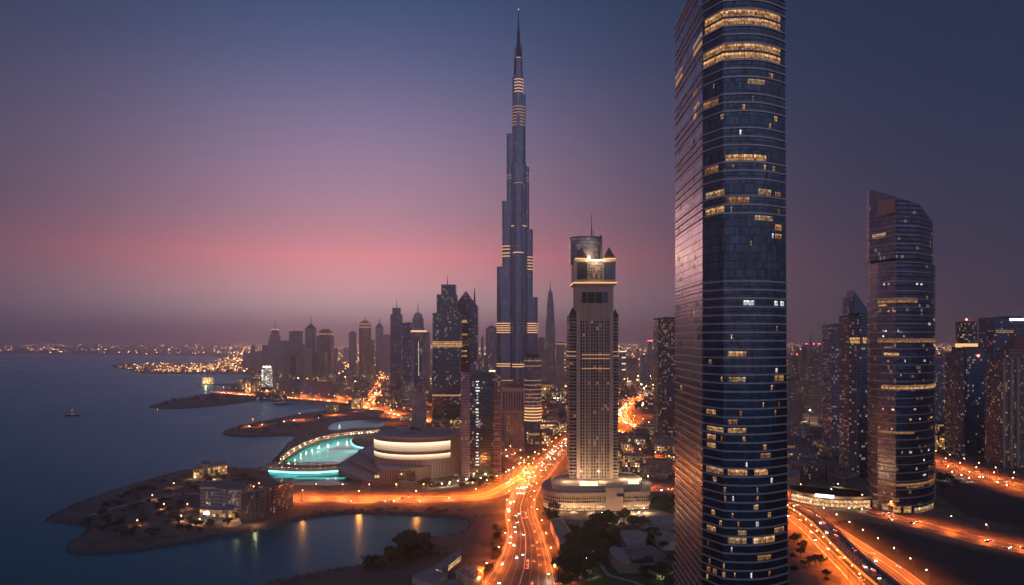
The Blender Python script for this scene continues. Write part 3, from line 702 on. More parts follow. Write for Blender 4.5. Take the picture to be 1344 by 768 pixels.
    for yb_ in (466, 471, 484):
        mb = MB(); mb.box(X(781), d0 - 1.0, z(yb_), z(yb_) + .9, X(799) - X(763), .8); mb.build('light_band', M['led_soft'], t)
    # cornice and top
    mb = MB(); mb.prism([(X(752), d0 - 2.5), (X(808.5), d0 - 2.5), (X(808.5), d1 + 2), (X(752), d1 + 2)], z(374), z(371), cap=0, bottom=True); c_ = mb.build('cornice', M['pale_stone'], t)
    m2 = MB(); m2.prism([(X(752) - .3, d0 - 2.8), (X(808.5) + .3, d0 - 2.8), (X(808.5) + .3, d1 + 2.3), (X(752) - .3, d1 + 2.3)], z(372.6), z(371.2), cap=None); m2.build('cornice_light', M['led_warm'], c_)
    blockx(753.5, 807, z(371), z(344), d0, d1, 'stone', name='crown_block')
    blockx(757, 770, z(367), z(346), d0 - .5, d0 + .6, 'glass', name='crown_window'); blockx(792, 806, z(367), z(346), d0 - .5, d0 + .6, 'glass', name='crown_window')
    blockx(771, 791, z(366), z(343), d0 - .4, d0 + .6, 'f_dense', name='crown_window')
    for xc in (762.5, 799.2):
        x0, x1 = xc - 8.6, xc + 8.6
        b = blockx(x0, x1, z(344.5), z(341), d0 - 1.2, d0 + 14, 'pale_stone', name='turret')
        m2 = MB(); m2.prism([(X(x0) + .5, d0 - 1.5), (X(x1) - .5, d0 - 1.5), (X(x1) - .5, d0 + 13.5), (X(x0) + .5, d0 + 13.5)], z(341), z(339.6), cap=0); m2.build('turret_light', M['led_warm'], b)
        m2 = MB(); m2.cone([(X(x0) + .6, d0 - 1), (X(x1) - .6, d0 - 1), (X(x1) - .6, d0 + 13), (X(x0) + .6, d0 + 13)], z(339.6), z(324), (X(xc), d0 + 6), 0); m2.build('turret_roof', M['dark_steel'], b)
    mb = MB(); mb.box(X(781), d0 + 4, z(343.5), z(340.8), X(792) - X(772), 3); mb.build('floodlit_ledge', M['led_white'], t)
    l = bpy.data.lights.new('crown_floodlight', 'POINT'); l.energy = 48000; l.color = (1, .66, .34); l.shadow_soft_size = 2; o = bpy.data.objects.new('crown_floodlight', l); COL.objects.link(o); o.parent = t; o.location = (X(781), d0 - 5, z(338))
    # glazed drum behind the turrets, with a mast
    r = (X(790.5) - X(750)) / 2; cx_ = X(770); cyl = circle(r, 28, cx_, 20, 16)
    def tilt(x, y): return z(310) + (x - cx_) * .08
    mb = MB(); mb.prism(cyl, z(344), z(309), ztop=tilt, cap=1, smooth=True); dr = mb.build('glazed_drum', [facade('drum_grid', (.14, .12, .14), (.30, .31, .40), 3.4, 3.6, .22, .2, .25, .55, .4, .8, .15, .6, warm=.15), M['roof']], t)
    m2 = MB(); m2.prism(circle(r + .5, 28, cx_, 20, 16.4), z(311), z(309.2), cap=None); m2.build('drum_rim', M['dark_steel'], dr)
    mb = MB(); mb.rod((X(778.5), 16, z(312)), (X(778.5), 16, z(296)), .9, .6); mb.rod((X(778.5), 16, z(296)), (X(778.5), 16, z(278)), .5, .25); mb.rod((X(781), 16, z(312)), (X(781), 16, z(299)), .4, .3); mb.build('mast', M['dark_steel'], t)
    mb = MB(); mb.box(X(790.5), 14, z(344), z(307), 2.4, 5); mb.build('side_fin', M['dark_steel'], t)
    for px, py, h in ((752, 671, 5), (775, 672, 5), (800, 674, 5), (830, 673, 5), (735, 671, 5), (848, 672, 5)):
        g = G(px, py) - Vector((ox, oy, 0)); l = bpy.data.lights.new('facade_light', 'POINT'); l.energy = 5200; l.color = (1, .58, .26); l.shadow_soft_size = .5
        o = bpy.data.objects.new('facade_light', l); COL.objects.link(o); o.parent = t; o.location = (g.x, g.y - 5, 5)
    for px in (744, 765, 790, 822, 842):
        l = bpy.data.lights.new('terrace_light', 'POINT'); l.energy = 11000; l.color = (1, .66, .36); l.shadow_soft_size = .5
        o = bpy.data.objects.new('terrace_light', l); COL.objects.link(o); o.parent = t; o.location = (xat(px, 812) - ox, -24 if px < 800 else -10, zp + 5)
hotel()

# ------------------------------------------------------------------ the supertall tower
def supertall():
    Y = 1640.0; ox, oy = xat(680.5, Y), Y
    t = thing('supertall_tower', 'supertall stepped steel tower tapering to a needle spire, the highest thing in the city', 'skyscraper', (ox, oy, 0)); clear(ox, oy, 70)
    k = Y / F; z = lambda py: zat(py, Y)
    mats = [M['f_burj'], M['steel']]
    def stad(ang, L, w, n=8):                          # a wing: straight sides, round nose, pointing along ang
        pts = [(-2, -w), (L - w, -w)] + [(L - w + w * cos(-pi / 2 + pi * i / n), w * sin(-pi / 2 + pi * i / n)) for i in range(1, n)] + [(L - w, w), (-2, w)]
        c_, s_ = cos(ang), sin(ang); return [(x * c_ - y * s_, x * s_ + y * c_) for x, y in pts]
    wings = [(radians(172), [(28.6, 352, 10.5), (21.6, 266, 9.5), (15.6, 178, 8.5), (8.0, 103, 6)]),
             (radians(18), [(25.0, 392, 10.5), (18.6, 303, 9.5), (13.8, 221, 8.5), (9.2, 126, 6), ]),
             (radians(-92), [(27, 425, 11.5), (21, 326, 10.5), (15, 240, 9), (9, 152, 6)])]
    bands = {0: [437, 434, 431, 428, 425, 481, 478], 1: [437, 434, 431, 428, 425, 481, 478], 2: [481, 478, 352, 349]}
    for wi, (ang, tiers) in enumerate(wings):
        prev = None
        for L, yt, w in tiers:
            P = stad(ang, L * k / (abs(cos(ang)) if wi < 2 else 1), w * k * .62)
            mb = MB(); mb.prism(P, LZ if prev is None else z(prev) - 3, z(yt), cap=1, smooth=False); o = mb.build('wing', mats, t)
            m2 = MB(); m2.prism(offset(ccw(P), .25), z(yt) - .4, z(yt) + 3.2, cap=None); m2.build('parapet', M['steel'], o)
            for yb in (bands[wi] if prev is None else []):
                if z(yb) < z(yt):
                    m2 = MB(); m2.prism(offset(ccw(P), .35), z(yb), z(yb) + 1.6, cap=None); m2.build('light_band', M['led_warm'], o)
            if yt in (266, 303, 326):
                for yb in (337, 333, 328, 324) if yt == 266 else (354, 350, 346, 342, 338) if yt == 303 else (334,):
                    if z(yb) < z(yt): m2 = MB(); m2.prism(offset(ccw(P), .35), z(yb), z(yb) + 1.5, cap=None); m2.build('light_band', M['led_warm'], o)
            if yt in (178, 221, 240):
                for yb in ((235, 231) if yt == 178 else (234, 228, 238) if yt == 221 else (243,)):
                    if z(yb) < z(yt): m2 = MB(); m2.prism(offset(ccw(P), .35), z(yb), z(yb) + 1.2, cap=None); m2.build('light_band', M['led_soft'], o)
            prev = yt
    for r, y0, y1 in ((13.5, 600, 300), (11.5, 300, 215), (9.3, 215, 140), (6.6, 140, 98), (5.0, 98, 77)):
        mb = MB(); mb.prism(circle(r * k * .9, 20), z(y0) if y0 < 600 else LZ, z(y1), cap=1, smooth=True); o = mb.build('core', mats, t)
        if r in (9.3, 6.6, 11.5):
            ys = [166, 162, 158, 154, 150, 146, 142] if r == 9.3 else [122, 118, 114, 110, 106] if r == 6.6 else [298]
            for yb in ys:
                m2 = MB(); m2.prism(circle(r * k * .9 + .5, 20), z(yb), z(yb) + 1.5, cap=None, smooth=True); m2.build('light_band', M['led_soft' if r == 9.3 else 'led_warm'], o)
    sp = MB(); sp.prism(circle(3.2 * k, 12), z(78), z(62), circle(2.9 * k, 12), cap=0, smooth=True); o = sp.build('spire', M['dark_steel'], t)
    for r0, r1, y0, y1 in ((2.2, 1.9, 62, 41), (1.2, .9, 41, 29), (.7, .35, 29, 13)):
        m2 = MB(); m2.prism(circle(r0 * k, 10), z(y0), z(y1), circle(r1 * k, 10), cap=0, smooth=True); m2.build('needle', M['dark_steel'], o)
    m2 = MB(); m2.prism(circle(3.5 * k, 12), z(78), z(76), cap=0); m2.build('light_band', M['led_warm'], o)
    m2 = MB(); m2.ball((0, 0, z(13) + 1), 1.2); m2.build('beacon', M['led_white'], o)
    mb = MB(); mb.rod((-5.0 * k, 0, z(98)), (-4.4 * k, 0, z(62)), 2.4, .8); mb.rod((4.2 * k, 0, z(98)), (3.6 * k, 0, z(56)), 2.2, .7); mb.build('fin', M['dark_steel'], t)
    # low curved office ring at the foot, lit floor by floor
    Y2 = 1450.0
    tt = thing('office_tower', 'round banded tower at the foot of the supertall with glowing yellow floors near its base', 'tower', (xat(699.5, Y2), Y2 + 18, 0)); clear(xat(699.5, Y2), Y2, 40)
    z2 = lambda py: zat(py, Y2)
    mb = MB(); mb.prism(circle(17, 26), LZ, z2(470), cap=1, smooth=True); b = mb.build('shaft', [M['f_grey'], M['roof']], tt)
    for yb in (474, 481, 500, 506, 512, 518, 523, 528, 533):
        m2 = MB(); m2.prism(circle(17.4, 26), z2(yb), z2(yb) + 1.2, cap=None, smooth=True); m2.build('light_band', M['led_soft'], b)
    for yb in (537, 541, 545, 549, 553):
        m2 = MB(); m2.prism(circle(17.5, 26), z2(yb), z2(yb) + 2.4, cap=None, smooth=True); m2.build('light_band', M['led_warm'], b)
    mb = MB(); mb.prism(circle(12, 20), z2(470), z2(465), cap=0); mb.build('roof_plant', M['dark_steel'], tt)
supertall()

# ------------------------------------------------------------------ towers in general
def tower(label, x0, x1, yt, yb, mat='f_grey', shape='box', dr=1.0, rot=0, crown='flat', name='office_tower', cat='tower', group=None, light=None, ybtop=None, roof='roof', mast=None):
    Y = depth(yb); W = (x1 - x0) * Y / F; a = radians(rot); w = W / (abs(cos(a)) + dr * abs(sin(a))); d = w * dr
    Yc = Y + (w * abs(sin(a)) + d * abs(cos(a))) / 2; zt = zat(yt, Y); pxc = (x0 + x1) / 2
    ox = xat(pxc, Y + d * .1); clear(ox, Yc, max(w, d) * .75)
    t = thing(name, label, cat, (ox, Yc, LZ), a, group); H = zt - LZ
    P = {'box': lambda: rect(w, d), 'round': lambda: circle(w / 2, 22, ry=d / 2),
         'chamfer': lambda: [(-w / 2, -d * .28), (-w * .3, -d / 2), (w * .3, -d / 2), (w / 2, -d * .28), (w / 2, d * .28), (w * .3, d / 2), (-w * .3, d / 2), (-w / 2, d * .28)],
         'bow': lambda: [(-w / 2, -d * .3)] + [(-w / 2 + w * i / 8, -d * .3 - d * .2 * sin(pi * i / 8)) for i in range(1, 8)] + [(w / 2, -d * .3), (w / 2, d / 2), (-w / 2, d / 2)]}[shape]()
    sm = shape == 'round'
    m3 = [M[mat], M[roof]]
    hs = {'step': .86, 'cyl': .93, 'dome': .93, 'pyramid': .90, 'peak': .86, 'taper': .55, 'slant': .90, 'stack': .80, 'roundtop': .92, 'lantern': .93}.get(crown, 1.0) * H
    if crown in ('flat', 'mast'): hs = H * .985
    mb = MB(); mb.prism(P, 0, hs, cap=1, smooth=sm); s = mb.build('shaft', m3, t)
    if crown == 'flat' or crown == 'mast':
        mb = MB(); mb.prism(offset(ccw(P), .25), hs - .3, hs + 1.4, cap=None); mb.build('parapet', M[roof], t)
        mb = MB(); mb.box(w * .08, 0, hs, H, w * .55, d * .5); mb.build('roof_plant', M['dark_steel'], t)
    elif crown == 'step':
        mb = MB(); mb.prism(scaled(P, .78), hs, H * .96, cap=1, smooth=sm); c_ = mb.build('upper_block', m3, t); m2 = MB(); m2.prism(scaled(P, .5), H * .96, H, cap=0); m2.build('roof_plant', M['dark_steel'], c_)
    elif crown == 'stack':
        mb = MB(); mb.prism(scaled(P, .72, .8), hs, H * .93, cap=1); mb.build('upper_block', m3, t); mb = MB(); mb.prism([(p[0] + w * .06, p[1]) for p in scaled(P, .52, .6)], H * .93, H, cap=1); mb.build('upper_block', m3, t)
    elif crown == 'cyl':
        mb = MB(); mb.prism(circle(w * .4, 18), hs, H, cap=1, smooth=True); mb.build('drum', [M[mat], M['steel']], t)
    elif crown == 'dome':
        mb = MB(); mb.prism(circle(w * .42, 18), hs, hs + (H - hs) * .4, cap=0); mb.dome(0, 0, hs + (H - hs) * .4, w * .40, (H - hs) * .6); mb.build('dome', M['steel'], t)
    elif crown == 'roundtop':
        mb = MB(); Q = P
        for i in range(6):
            b = i / 5.0 * pi / 2; Q2 = scaled(P, max(.08, cos(min(b + pi / 10, pi / 2)))); mb.prism(Q, hs + (H - hs) * sin(i / 6 * pi / 2), hs + (H - hs) * sin((i + 1) / 6 * pi / 2), Q2, cap=1, smooth=sm); Q = Q2
        mb.build('rounded_top', m3, t)
    elif crown in ('pyramid', 'peak'):
        mb = MB(); mb.cone(P, hs, H, (0, 0), 0); mb.build('pyramid_roof', M['f_navy'] if crown == 'peak' else M['dark_steel'], t)
    elif crown == 'taper':
        Q = P; z0 = hs
        for f_, z1 in ((.86, .70), (.66, .86), (.42, .96)):
            mb = MB(); mb.prism(scaled(Q, 1), z0, z1 * H, scaled(P, f_), cap=1, smooth=sm); mb.build('tier', m3, t); Q = scaled(P, f_ * .92); z0 = z1 * H
        mb = MB(); mb.cone(Q, z0, H, (0, 0)); mb.build('tip', M['steel'], t)
    elif crown == 'slant':
        mb = MB(); mb.prism(scaled(P, .98), hs, H, ztop=lambda x, y: hs + (H - hs) * max(.02, (x / w + .5)), cap=1); mb.build('slanted_crown', [M['glass'], M['dark_steel']], t)
    elif crown == 'blade':
        mb = MB(); mb.prism(scaled(P, .5, .98), hs, H * 1.08, ztop=lambda x, y: hs + H * .09 * (.5 - x / w), cap=1); mb.build('blade_crown', [M['glass'], M['dark_steel']], t)
    elif crown == 'lantern':
        mb = MB(); mb.prism(scaled(P, .7), hs, H, cap=1, smooth=sm); c_ = mb.build('lantern', m3, t)
    if light and light[1] == 'lamp_red':
        for a_ in (-.3, .05, .3): mb = MB(); mb.ball((a_ * w, -d * .3, H + .7 * Y / F), .55 * Y / F); mb.build('beacon', M['lamp_red'], t)
    elif light:
        for yl in light[1:] if light[0] != 'top' else ():
            zz = zat(yl, Y) - LZ; mb = MB(); mb.prism(offset(ccw(P), .3), zz, zz + max(1.6, .9 * Y / F * 1.4), cap=None, smooth=sm); mb.build('light_band', M[light[0]], s)
        if light[0] == 'top':
            mb = MB(); mb.prism(scaled(P, .7), H + .05, H + .8 * Y / F, cap=0); mb.build('roof_light', M[light[1]], t)
    if mast:
        zm = zat(mast, Y) - LZ; mb = MB(); mb.rod((0, 0, H * .99), (0, 0, zm), .55 * Y / F + .3, .2 * Y / F + .1); mb.build('mast', M['dark_steel'], t)
    return t, w, d, H, Y

# the dark pair left of the supertall
t, w, d, H, Y = tower('dark teal tower with stepped top, a glowing gold floor band at mid height', 568, 604, 373, 562, 'f_teal', dr=.9, crown='stack', mast=361)
z = lambda py: zat(py, Y) - LZ
for y0, y1, m in ((456, 448, 'office'), (520, 518, 'led_soft')):
    mb = MB(); mb.prism(offset(rect(w, d), .8), z(y0), z(y1), cap=0, bottom=True); mb.build('light_band', M[m], t)
mb = MB(); mb.prism(offset(rect(w, d), 3), 0, 16, cap=1); mb.build('lit_podium', [M['f_lit'], M['roof']], t)
t, w, d, H, Y = tower('dark glass tower with broad pointed gable top right behind the stepped teal tower', 596, 627, 402, 548, 'f_navy', dr=.8, crown='flat')
mb = MB(); zt = lambda x, y: H + max(0, (1 - abs(x / w) * 2)) * (20 * Y / F)
mb.prism([(-w / 2, -d / 2), (0, -d / 2), (w / 2, -d / 2), (w / 2, d / 2), (0, d / 2), (-w / 2, d / 2)], H * .985, H, ztop=zt, cap=None)
for xs in ((-w / 2, 0), (0, w / 2)): mb.face([(xs[0], -d / 2, zt(xs[0], 0)), (xs[1], -d / 2, zt(xs[1], 0)), (xs[1], d / 2, zt(xs[1], 0)), (xs[0], d / 2, zt(xs[0], 0))], 1)
mb.build('gable_top', [M['f_navy'], M['dark_steel']], t)
z = lambda py: zat(py, Y) - LZ
for y0, y1 in ((424, 420), (440, 438), (462, 460), (468, 466)): mb = MB(); mb.box(-w * .2, -d / 2 - .2, z(y0), z(y1), w * .5, .6); mb.build('lit_window', M['office'], t)
mb = MB(); mb.rod((w * .35, 0, H), (w * .35, 0, z(377)), 3, .8); mb.build('mast', M['dark_steel'], t)
t, w, d, H, Y = tower('slim pale tower with rounded lit cap and a vertical line of white lights', 540, 558, 426, 566, 'f_mauve', dr=.9, crown='dome')
mb = MB(); mb.box(0, -d / 2 - .4, H * .36, H * .88, w * .55, .6); c_ = mb.build('dark_glass_strip', M['f_navy'], t)
for i in range(26): m2 = MB(); m2.box(w * .04, -d / 2 - .8, H * (.52 + i * .0125), H * (.52 + i * .0125) + 1.2, .9, .3); m2.build('facade_light', M['led_white'], c_)
mb = MB(); mb.prism(offset(rect(w, d), .5), H * .93, H * .945, cap=None); mb.build('light_band', M['led_warm'], t)
tower('black slab tower with flat top directly left of the slim pale tower', 528, 541, 423, 540, 'f_navy', dr=1.3)
tower('tall dark slim tower with antennas rising well above its left neighbours', 512.5, 527, 404, 528, 'f_navy', dr=.9, crown='lantern', mast=393)
tower('domed crown tower peeping over the slim pale tower', 541, 555, 410, 518, 'f_grey', 'chamfer', crown='dome', mast=397)
tower('hazy thin tower squeezed between the slim pale tower and the stepped teal tower', 556, 564, 436, 520, 'f_mauve')
tower('hazy pointed dome tower touching the left flank of the supertall', 637, 653, 427, 515, 'f_grey', 'round', crown='roundtop')
tower('thin hazy needle tower beside the pointed gable tower', 631, 635, 440, 505, 'f_grey', crown='pyramid')

# the tower with the sharp slanted top beside the mall
t, w, d, H, Y = tower('green-black glass tower with slanted roof fin between ribbed stone flanks', 614, 647, 488, 632, 'f_teal', dr=.9, crown='none', mast=None)
z = lambda py: zat(py, Y) - LZ
hw = w / 2
for x0, x1, yt, nm in ((-hw - 8, -hw + 3, 489, 'ribbed_flank'), (hw - 4, hw + 10, 492, 'ribbed_flank')):
    mb = MB(); mb.prism([(x0, -d / 2 - (2 if x0 < 0 else -4)), (x1, -d / 2 - (2 if x0 < 0 else -4)), (x1, d / 2), (x0, d / 2)], 0, z(yt), cap=1); mb.build(nm, [M['f_mauve'] if x0 < 0 else M['f_brown'], M['roof']], t)
def fin(x, y): return z(488) + max(0.0, (x + hw * .8) / (1.9 * hw)) * (z(461) - z(478)) + (z(478) - z(488))
mb = MB(); mb.prism([(-hw * .8, -d * .35), (hw * 1.1, -d * .35), (hw * 1.1, d * .4), (-hw * .8, d * .4)], z(488), 0, ztop=fin, cap=1); f_ = mb.build('slanted_roof_fin', [M['f_mauve'], M['dark_steel']], t)
mb = MB(); mb.box(hw * .95, -d / 2 - .3, z(488), z(486), w * .25, 2); mb.build('roof_light', M['led_white'], t)
r = random.Random(9)
for i in range(30):
    zz = 12 + i * 3.75
    if r.random() < .8: mb = MB(); mb.box(-w * .12 + r.uniform(-.4, .4), -d / 2 - .1, zz, zz + 1.7, r.uniform(1.6, 5), .4); mb.build('lit_window', M['office_white'], t)
for i in range(14): mb = MB(); zz = 14 + i * 7; mb.box(hw + 3, -d / 2 + 3.6, zz, zz + .6, 13, 1.4); mb.build('balcony_slab', M['pale_stone'], t)
for x in (-8, 6):
    l = bpy.data.lights.new('entrance_light', 'POINT'); l.energy = 4000; l.color = (1, .55, .2); l.shadow_soft_size = .4
    o = bpy.data.objects.new('entrance_light', l); COL.objects.link(o); o.parent = t; o.location = (x, -d / 2 - 6, 8)
t, w, d, H, Y = tower('stocky pink stone block with tall dark vertical window slots near its top', 659, 688, 506, 594, 'f_brown', dr=.8, crown='flat', cat='office block', name='office_block')
z = lambda py: zat(py, Y) - LZ
mb = MB(); mb.prism(offset(rect(w, d), .8), z(541), z(509), cap=1, bottom=True); b = mb.build('slotted_top', [M['stone'], M['roof']], t)
for i in range(8): m2 = MB(); m2.box(-w / 2 + w * (i + .7) / 8.4, -d / 2 - 1, z(539), z(514), w / 18, .6); m2.build('window_slot', M['glass'], b)
tower('ribbed brown slab with lit corner right behind the pink stone block', 649, 673, 498, 585, 'f_mauve', dr=.6, light=('led_soft', 500))

# right of the hotel, left of the tall front tower
tower('green-black apartment tower with scattered yellow windows at the left edge of the tallest front tower', 863, 892, 416, 590, 'f_dense', dr=1.1, rot=0)
tower('tapered hazy skyscraper with bright tip between the supertall and the hotel tower', 716, 729, 378, 512, 'f_grey', 'chamfer', crown='taper', mast=370)
tower('hazy grey block on the left of the tapered skyscraper', 703, 715, 443, 510, 'f_grey'); tower('hazy block with lit roof just left of the hotel tower', 730, 741, 449, 512, 'f_mauve', light=('led_soft', 452))
tower('brown hazy slab low in front of the tapered skyscraper', 711, 720, 461, 515, 'f_brown'); tower('slim red-lit mast tower far behind the loop road', 850, 857, 448, 497, 'f_grey', crown='stack', light=('top', 'lamp_red'))
tower('hazy tower with a bright white strip right of the hotel tower', 814, 821, 459, 502, 'f_mauve', light=('led_white', 462, 470, 478, 486)); tower('dim tower overlapping the right edge of the hotel tower', 806, 816, 465, 510, 'f_tan')
tower('squat hazy tower in front of the slim red-lit mast tower', 842, 853, 466, 505, 'f_grey'); tower('broad hazy block left of the squat tower behind the loop road', 823, 836, 470, 506, 'f_brown')
tower('narrow hazy block above the loop road, beside the dark apartment tower', 856, 864, 474, 512, 'f_tan')

# the left skyline
tower('hazy tower with a gleaming gold needle top at the left of the skyline', 354, 365, 433, 489, 'f_mauve', crown='step', mast=421, light=('top', 'led_warm'))
tower('wide hazy slab below the gold needle tower', 352, 381, 447, 494, 'f_grey', dr=.4); tower('low hazy shoulder block at the left edge of the wide slab', 344, 354, 453, 493, 'f_brown')
tower('thin tower at the far left end of the skyline', 329.5, 334, 452, 485, 'f_grey', crown='lantern'); tower('short hazy block left of the thin end tower', 319, 329, 463, 485, 'f_mauve'); tower('short hazy block right of the thin end tower', 335, 344, 462, 486, 'f_grey')
tower('blue-glass slab with lit roof corner right of the wide hazy slab', 380, 394, 434, 496, 'f_navy', light=('top', 'led_soft')); tower('brown ribbed slab in front of the blue-glass slab', 389, 398.5, 452, 499, 'f_brown', dr=.8)
tower('pyramid-roofed tower with thin antenna in the left skyline', 400, 413, 424, 494, 'f_grey', 'chamfer', crown='pyramid', mast=413); tower('slim stone tower at the right foot of the pyramid-roofed tower', 400, 408, 455, 500, 'f_tan')
tower('dark glass box with flat lit crown in the left skyline', 416, 434.5, 432, 492, 'f_teal', crown='step', light=('led_soft', 439)); tower('dark low block attached to the dark glass box', 408, 427, 462, 494, 'f_teal', dr=.7)
tower('dim hazy stub right of the dark glass box', 434, 442, 457, 488, 'f_mauve'); tower('slim rounded tower standing alone in the left skyline', 457, 467, 434, 494, 'f_grey', 'round', crown='roundtop')
tower('thick round tower with lit domed top and gold windows', 470, 486, 420, 500, 'f_dense', 'round', crown='roundtop', mast=416, light=('led_soft', 426, 430)); tower('lower wing on the right side of the thick round tower', 484, 490.5, 446, 500, 'f_dense')
tower('hazy peaked tower right of the thick round tower', 492.5, 502, 423, 490, 'f_grey', 'chamfer', crown='pyramid', mast=416); tower('hazy flat-topped tower beside the peaked tower', 502, 512, 439, 490, 'f_mauve')
tower('small hotel block entirely covered by bright white windows on the bay', 343.5, 355, 482, 514, 'f_white', dr=.8, light=('top', 'lamp_orange'), name='hotel_block', cat='hotel')
for lb, a in (('brown mid-rise block next to the white-lit hotel', (366, 380, 501, 519, 'f_brown')), ('dark mid-rise block at the middle of the bay front', (380, 394, 499, 521, 'f_teal')), ('dark mid-rise block with a thin lit edge on the bay front', (394, 413, 500, 522, 'f_grey')),
              ('brown mid-rise block at the right end of the bay front', (413, 432, 502, 523, 'f_brown')), ('dim block tucked behind the white-lit hotel', (355, 366, 496, 512, 'f_mauve')), ('dark low block on the point left of the white-lit hotel', (327, 337, 502, 513, 'f_grey'))):
    tower(lb, *a, dr=.6, name='mid_rise_block', cat='building')

# right of the tall front tower
tower('sage stone tower with tiered domed crown and red-tipped spire', 1054, 1082, 452, 552, 'f_tan', 'chamfer', crown='dome', mast=436, light=('top', 'lamp_red'))
tower('busy yellow-lit flats with red roof lights behind the domed sage tower', 1081, 1099, 453, 541, 'f_dense', light=('top', 'lamp_red'))
tower('narrow pale flats by the edge of the tallest tower', 1034, 1047, 497, 562, 'f_tan'); tower('blue hazy block with a red roof lamp behind the domed sage tower', 1044, 1056, 466, 525, 'f_navy', light=('top', 'lamp_red'))
tower('dark plum slab tower with flat roof and lit roof corner', 1090, 1114, 425, 604, 'f_grey', dr=1.2, rot=0)
t, w, d, H, Y = tower('dark tower with sail-shaped blade top and glowing yellow floor, left of the rounded tower', 1113, 1143, 412, 628, 'f_brown', dr=1.0, crown='flat')
z = lambda py: zat(py, Y) - LZ
mb = MB(); mb.prism([(-w * .05, -d / 2 - .4), (w / 2, -d / 2 - .4), (w / 2 + .4, d / 2), (-w * .05, d / 2)], 0, z(410), cap=1); mb.build('glass_half', [M['f_navy'], M['roof']], t)
mb = MB(); mb.prism([(-w * .25, -d * .4), (w * .46, -d * .4), (w * .46, d * .3), (-w * .25, d * .3)], z(412), 0, ztop=lambda x, y: z(381) - (z(381) - z(410)) * ((x + w * .25) / (w * .71)) ** .6, cap=1); mb.build('blade_crown', [M['glass'], M['dark_steel']], t)
mb = MB(); mb.prism([(-w * .44, -d * .35), (-w * .2, -d * .35), (-w * .2, d * .3), (-w * .44, d * .3)], z(412), z(390), cap=1); mb.build('upper_block', [M['f_mauve'], M['roof']], t)
mb = MB(); mb.prism(offset(rect(w, d), 1.0), z(454), z(441), cap=1, bottom=True); b = mb.build('lit_floor', [M['f_brown'], M['roof']], t)
for x0, x1 in ((-.48, -.05), (.08, .24), (.30, .48)): m2 = MB(); m2.box((x0 + x1) / 2 * w, -d / 2 - 1.2, z(451), z(443), (x1 - x0) * w, .5); m2.build('lit_window', M['office'], b)
t, w, d, H, Y = tower('dark stepped residential tower with red beacons and a lit yellow band near its top', 1256, 1300, 462, 598, 'f_brown', dr=.7, crown='flat')
z = lambda py: zat(py, Y) - LZ
mb = MB(); mb.prism([(-w * .3, -d / 2 - 2), (w * .28, -d / 2 - 2), (w * .28, d / 2), (-w * .3, d / 2)], 0, z(455), cap=1); mb.build('front_bay', [M['f_navy'], M['roof']], t)
mb = MB(); mb.prism(circle(w * .29, 18, -w * .05, 0), H * .985, z(422), cap=1, smooth=True); b = mb.build('round_top', [M['f_dense'], M['roof']], t)
m2 = MB(); m2.prism(circle(w * .30, 18, -w * .05, 0), z(456), z(451), cap=None, smooth=True); m2.build('light_band', M['led_warm'], b)
for px, py in ((-w * .05, 419), (w * .06, 467)): m2 = MB(); m2.ball((px, -d / 2 - 3 if py > 450 else 0, z(py)), 1.5); m2.build('beacon', M['lamp_red'], t)
t, w, d, H, Y = tower('black glass slab with a white sign strip along its top at the right edge', 1301, 1352, 415, 575, 'f_navy', dr=.6)
z = lambda py: zat(py, Y) - LZ
mb = MB(); mb.box(w * .18, -d / 2 - .4, z(421), z(418), w * .5, .8); mb.build('sign_strip', M['sign'], t)
for y0 in (433, 435.5): mb = MB(); mb.box(-w * .2, -d / 2 - .3, z(y0 + 1.2), z(y0), w * .45, .6); mb.build('lit_window', M['office'], t)
t, w, d, H, Y = tower('brown stone tower with red-tiled peak cut by the right edge', 1314, 1362, 470, 614, 'f_tan', dr=.8, crown='flat')
z = lambda py: zat(py, Y) - LZ
mb = MB(); mb.prism(rect(w * .7, d * .7, w * .1), H * .985, z(458), cap=1); b = mb.build('upper_block', [M['f_tan'], M['roof']], t)
m2 = MB(); m2.cone(rect(w * .55, d * .6, w * .15), z(458), z(436), (w * .2, 0)); m2.build('peaked_roof', plain('red_tile', (.24, .10, .08), .8), b)
for x in (-.48, -.28, -.1): mb = MB(); mb.box(x * w, -d / 2 - .8, 0, H, w * .06, 1.8); mb.build('pier', M['stone'], t)
tower('grey slab half hidden behind the rounded slanted-top tower', 1226, 1237, 466, 560, 'f_grey'); tower('long low yellow-lit hotel block behind the avenue', 1229, 1258, 556, 590, 'f_lit', dr=.8, name='hotel_block', cat='hotel')
tower('dark brown slab beside the stepped residential tower with beacons', 1246, 1258, 505, 594, 'f_brown')

# ------------------------------------------------------------------ hazy towers and lower buildings further back
def fill_tower(i, px, Yd, h, wpx, mat, crown):
    yb = HY + F * (CAM_Z - LZ) / Yd; yt = HY + F * (CAM_Z - h) / Yd
    tower(None, px - wpx / 2, px + wpx / 2, yt, yb, mat, crown=crown, dr=random.uniform(.6, 1.2), rot=random.choice((0, 0, 12, -15)), group=None)
r = random.Random(21)
water_test = [p for p in outline]
def on_land(x, y): return inside((x, y), outline) and not inside((x, y), pool_h) and not inside((x, y), bay_h) and not inside((x, y), canal_h)
def near_road(x, y, m=6):
    for c, L, R, D in ROADS.values():
        for a, b, e in zip(c, L, R):
            if abs(a.x - x) < 90 and abs(a.y - y) < 90 and (a.x - x) ** 2 + (a.y - y) ** 2 < ((b - e).length / 2 + m) ** 2: return True
    return False
def free(x, y, rad): return all((x - a) ** 2 + (y - b) ** 2 > (rad + q) ** 2 for a, b, q in FOOT)
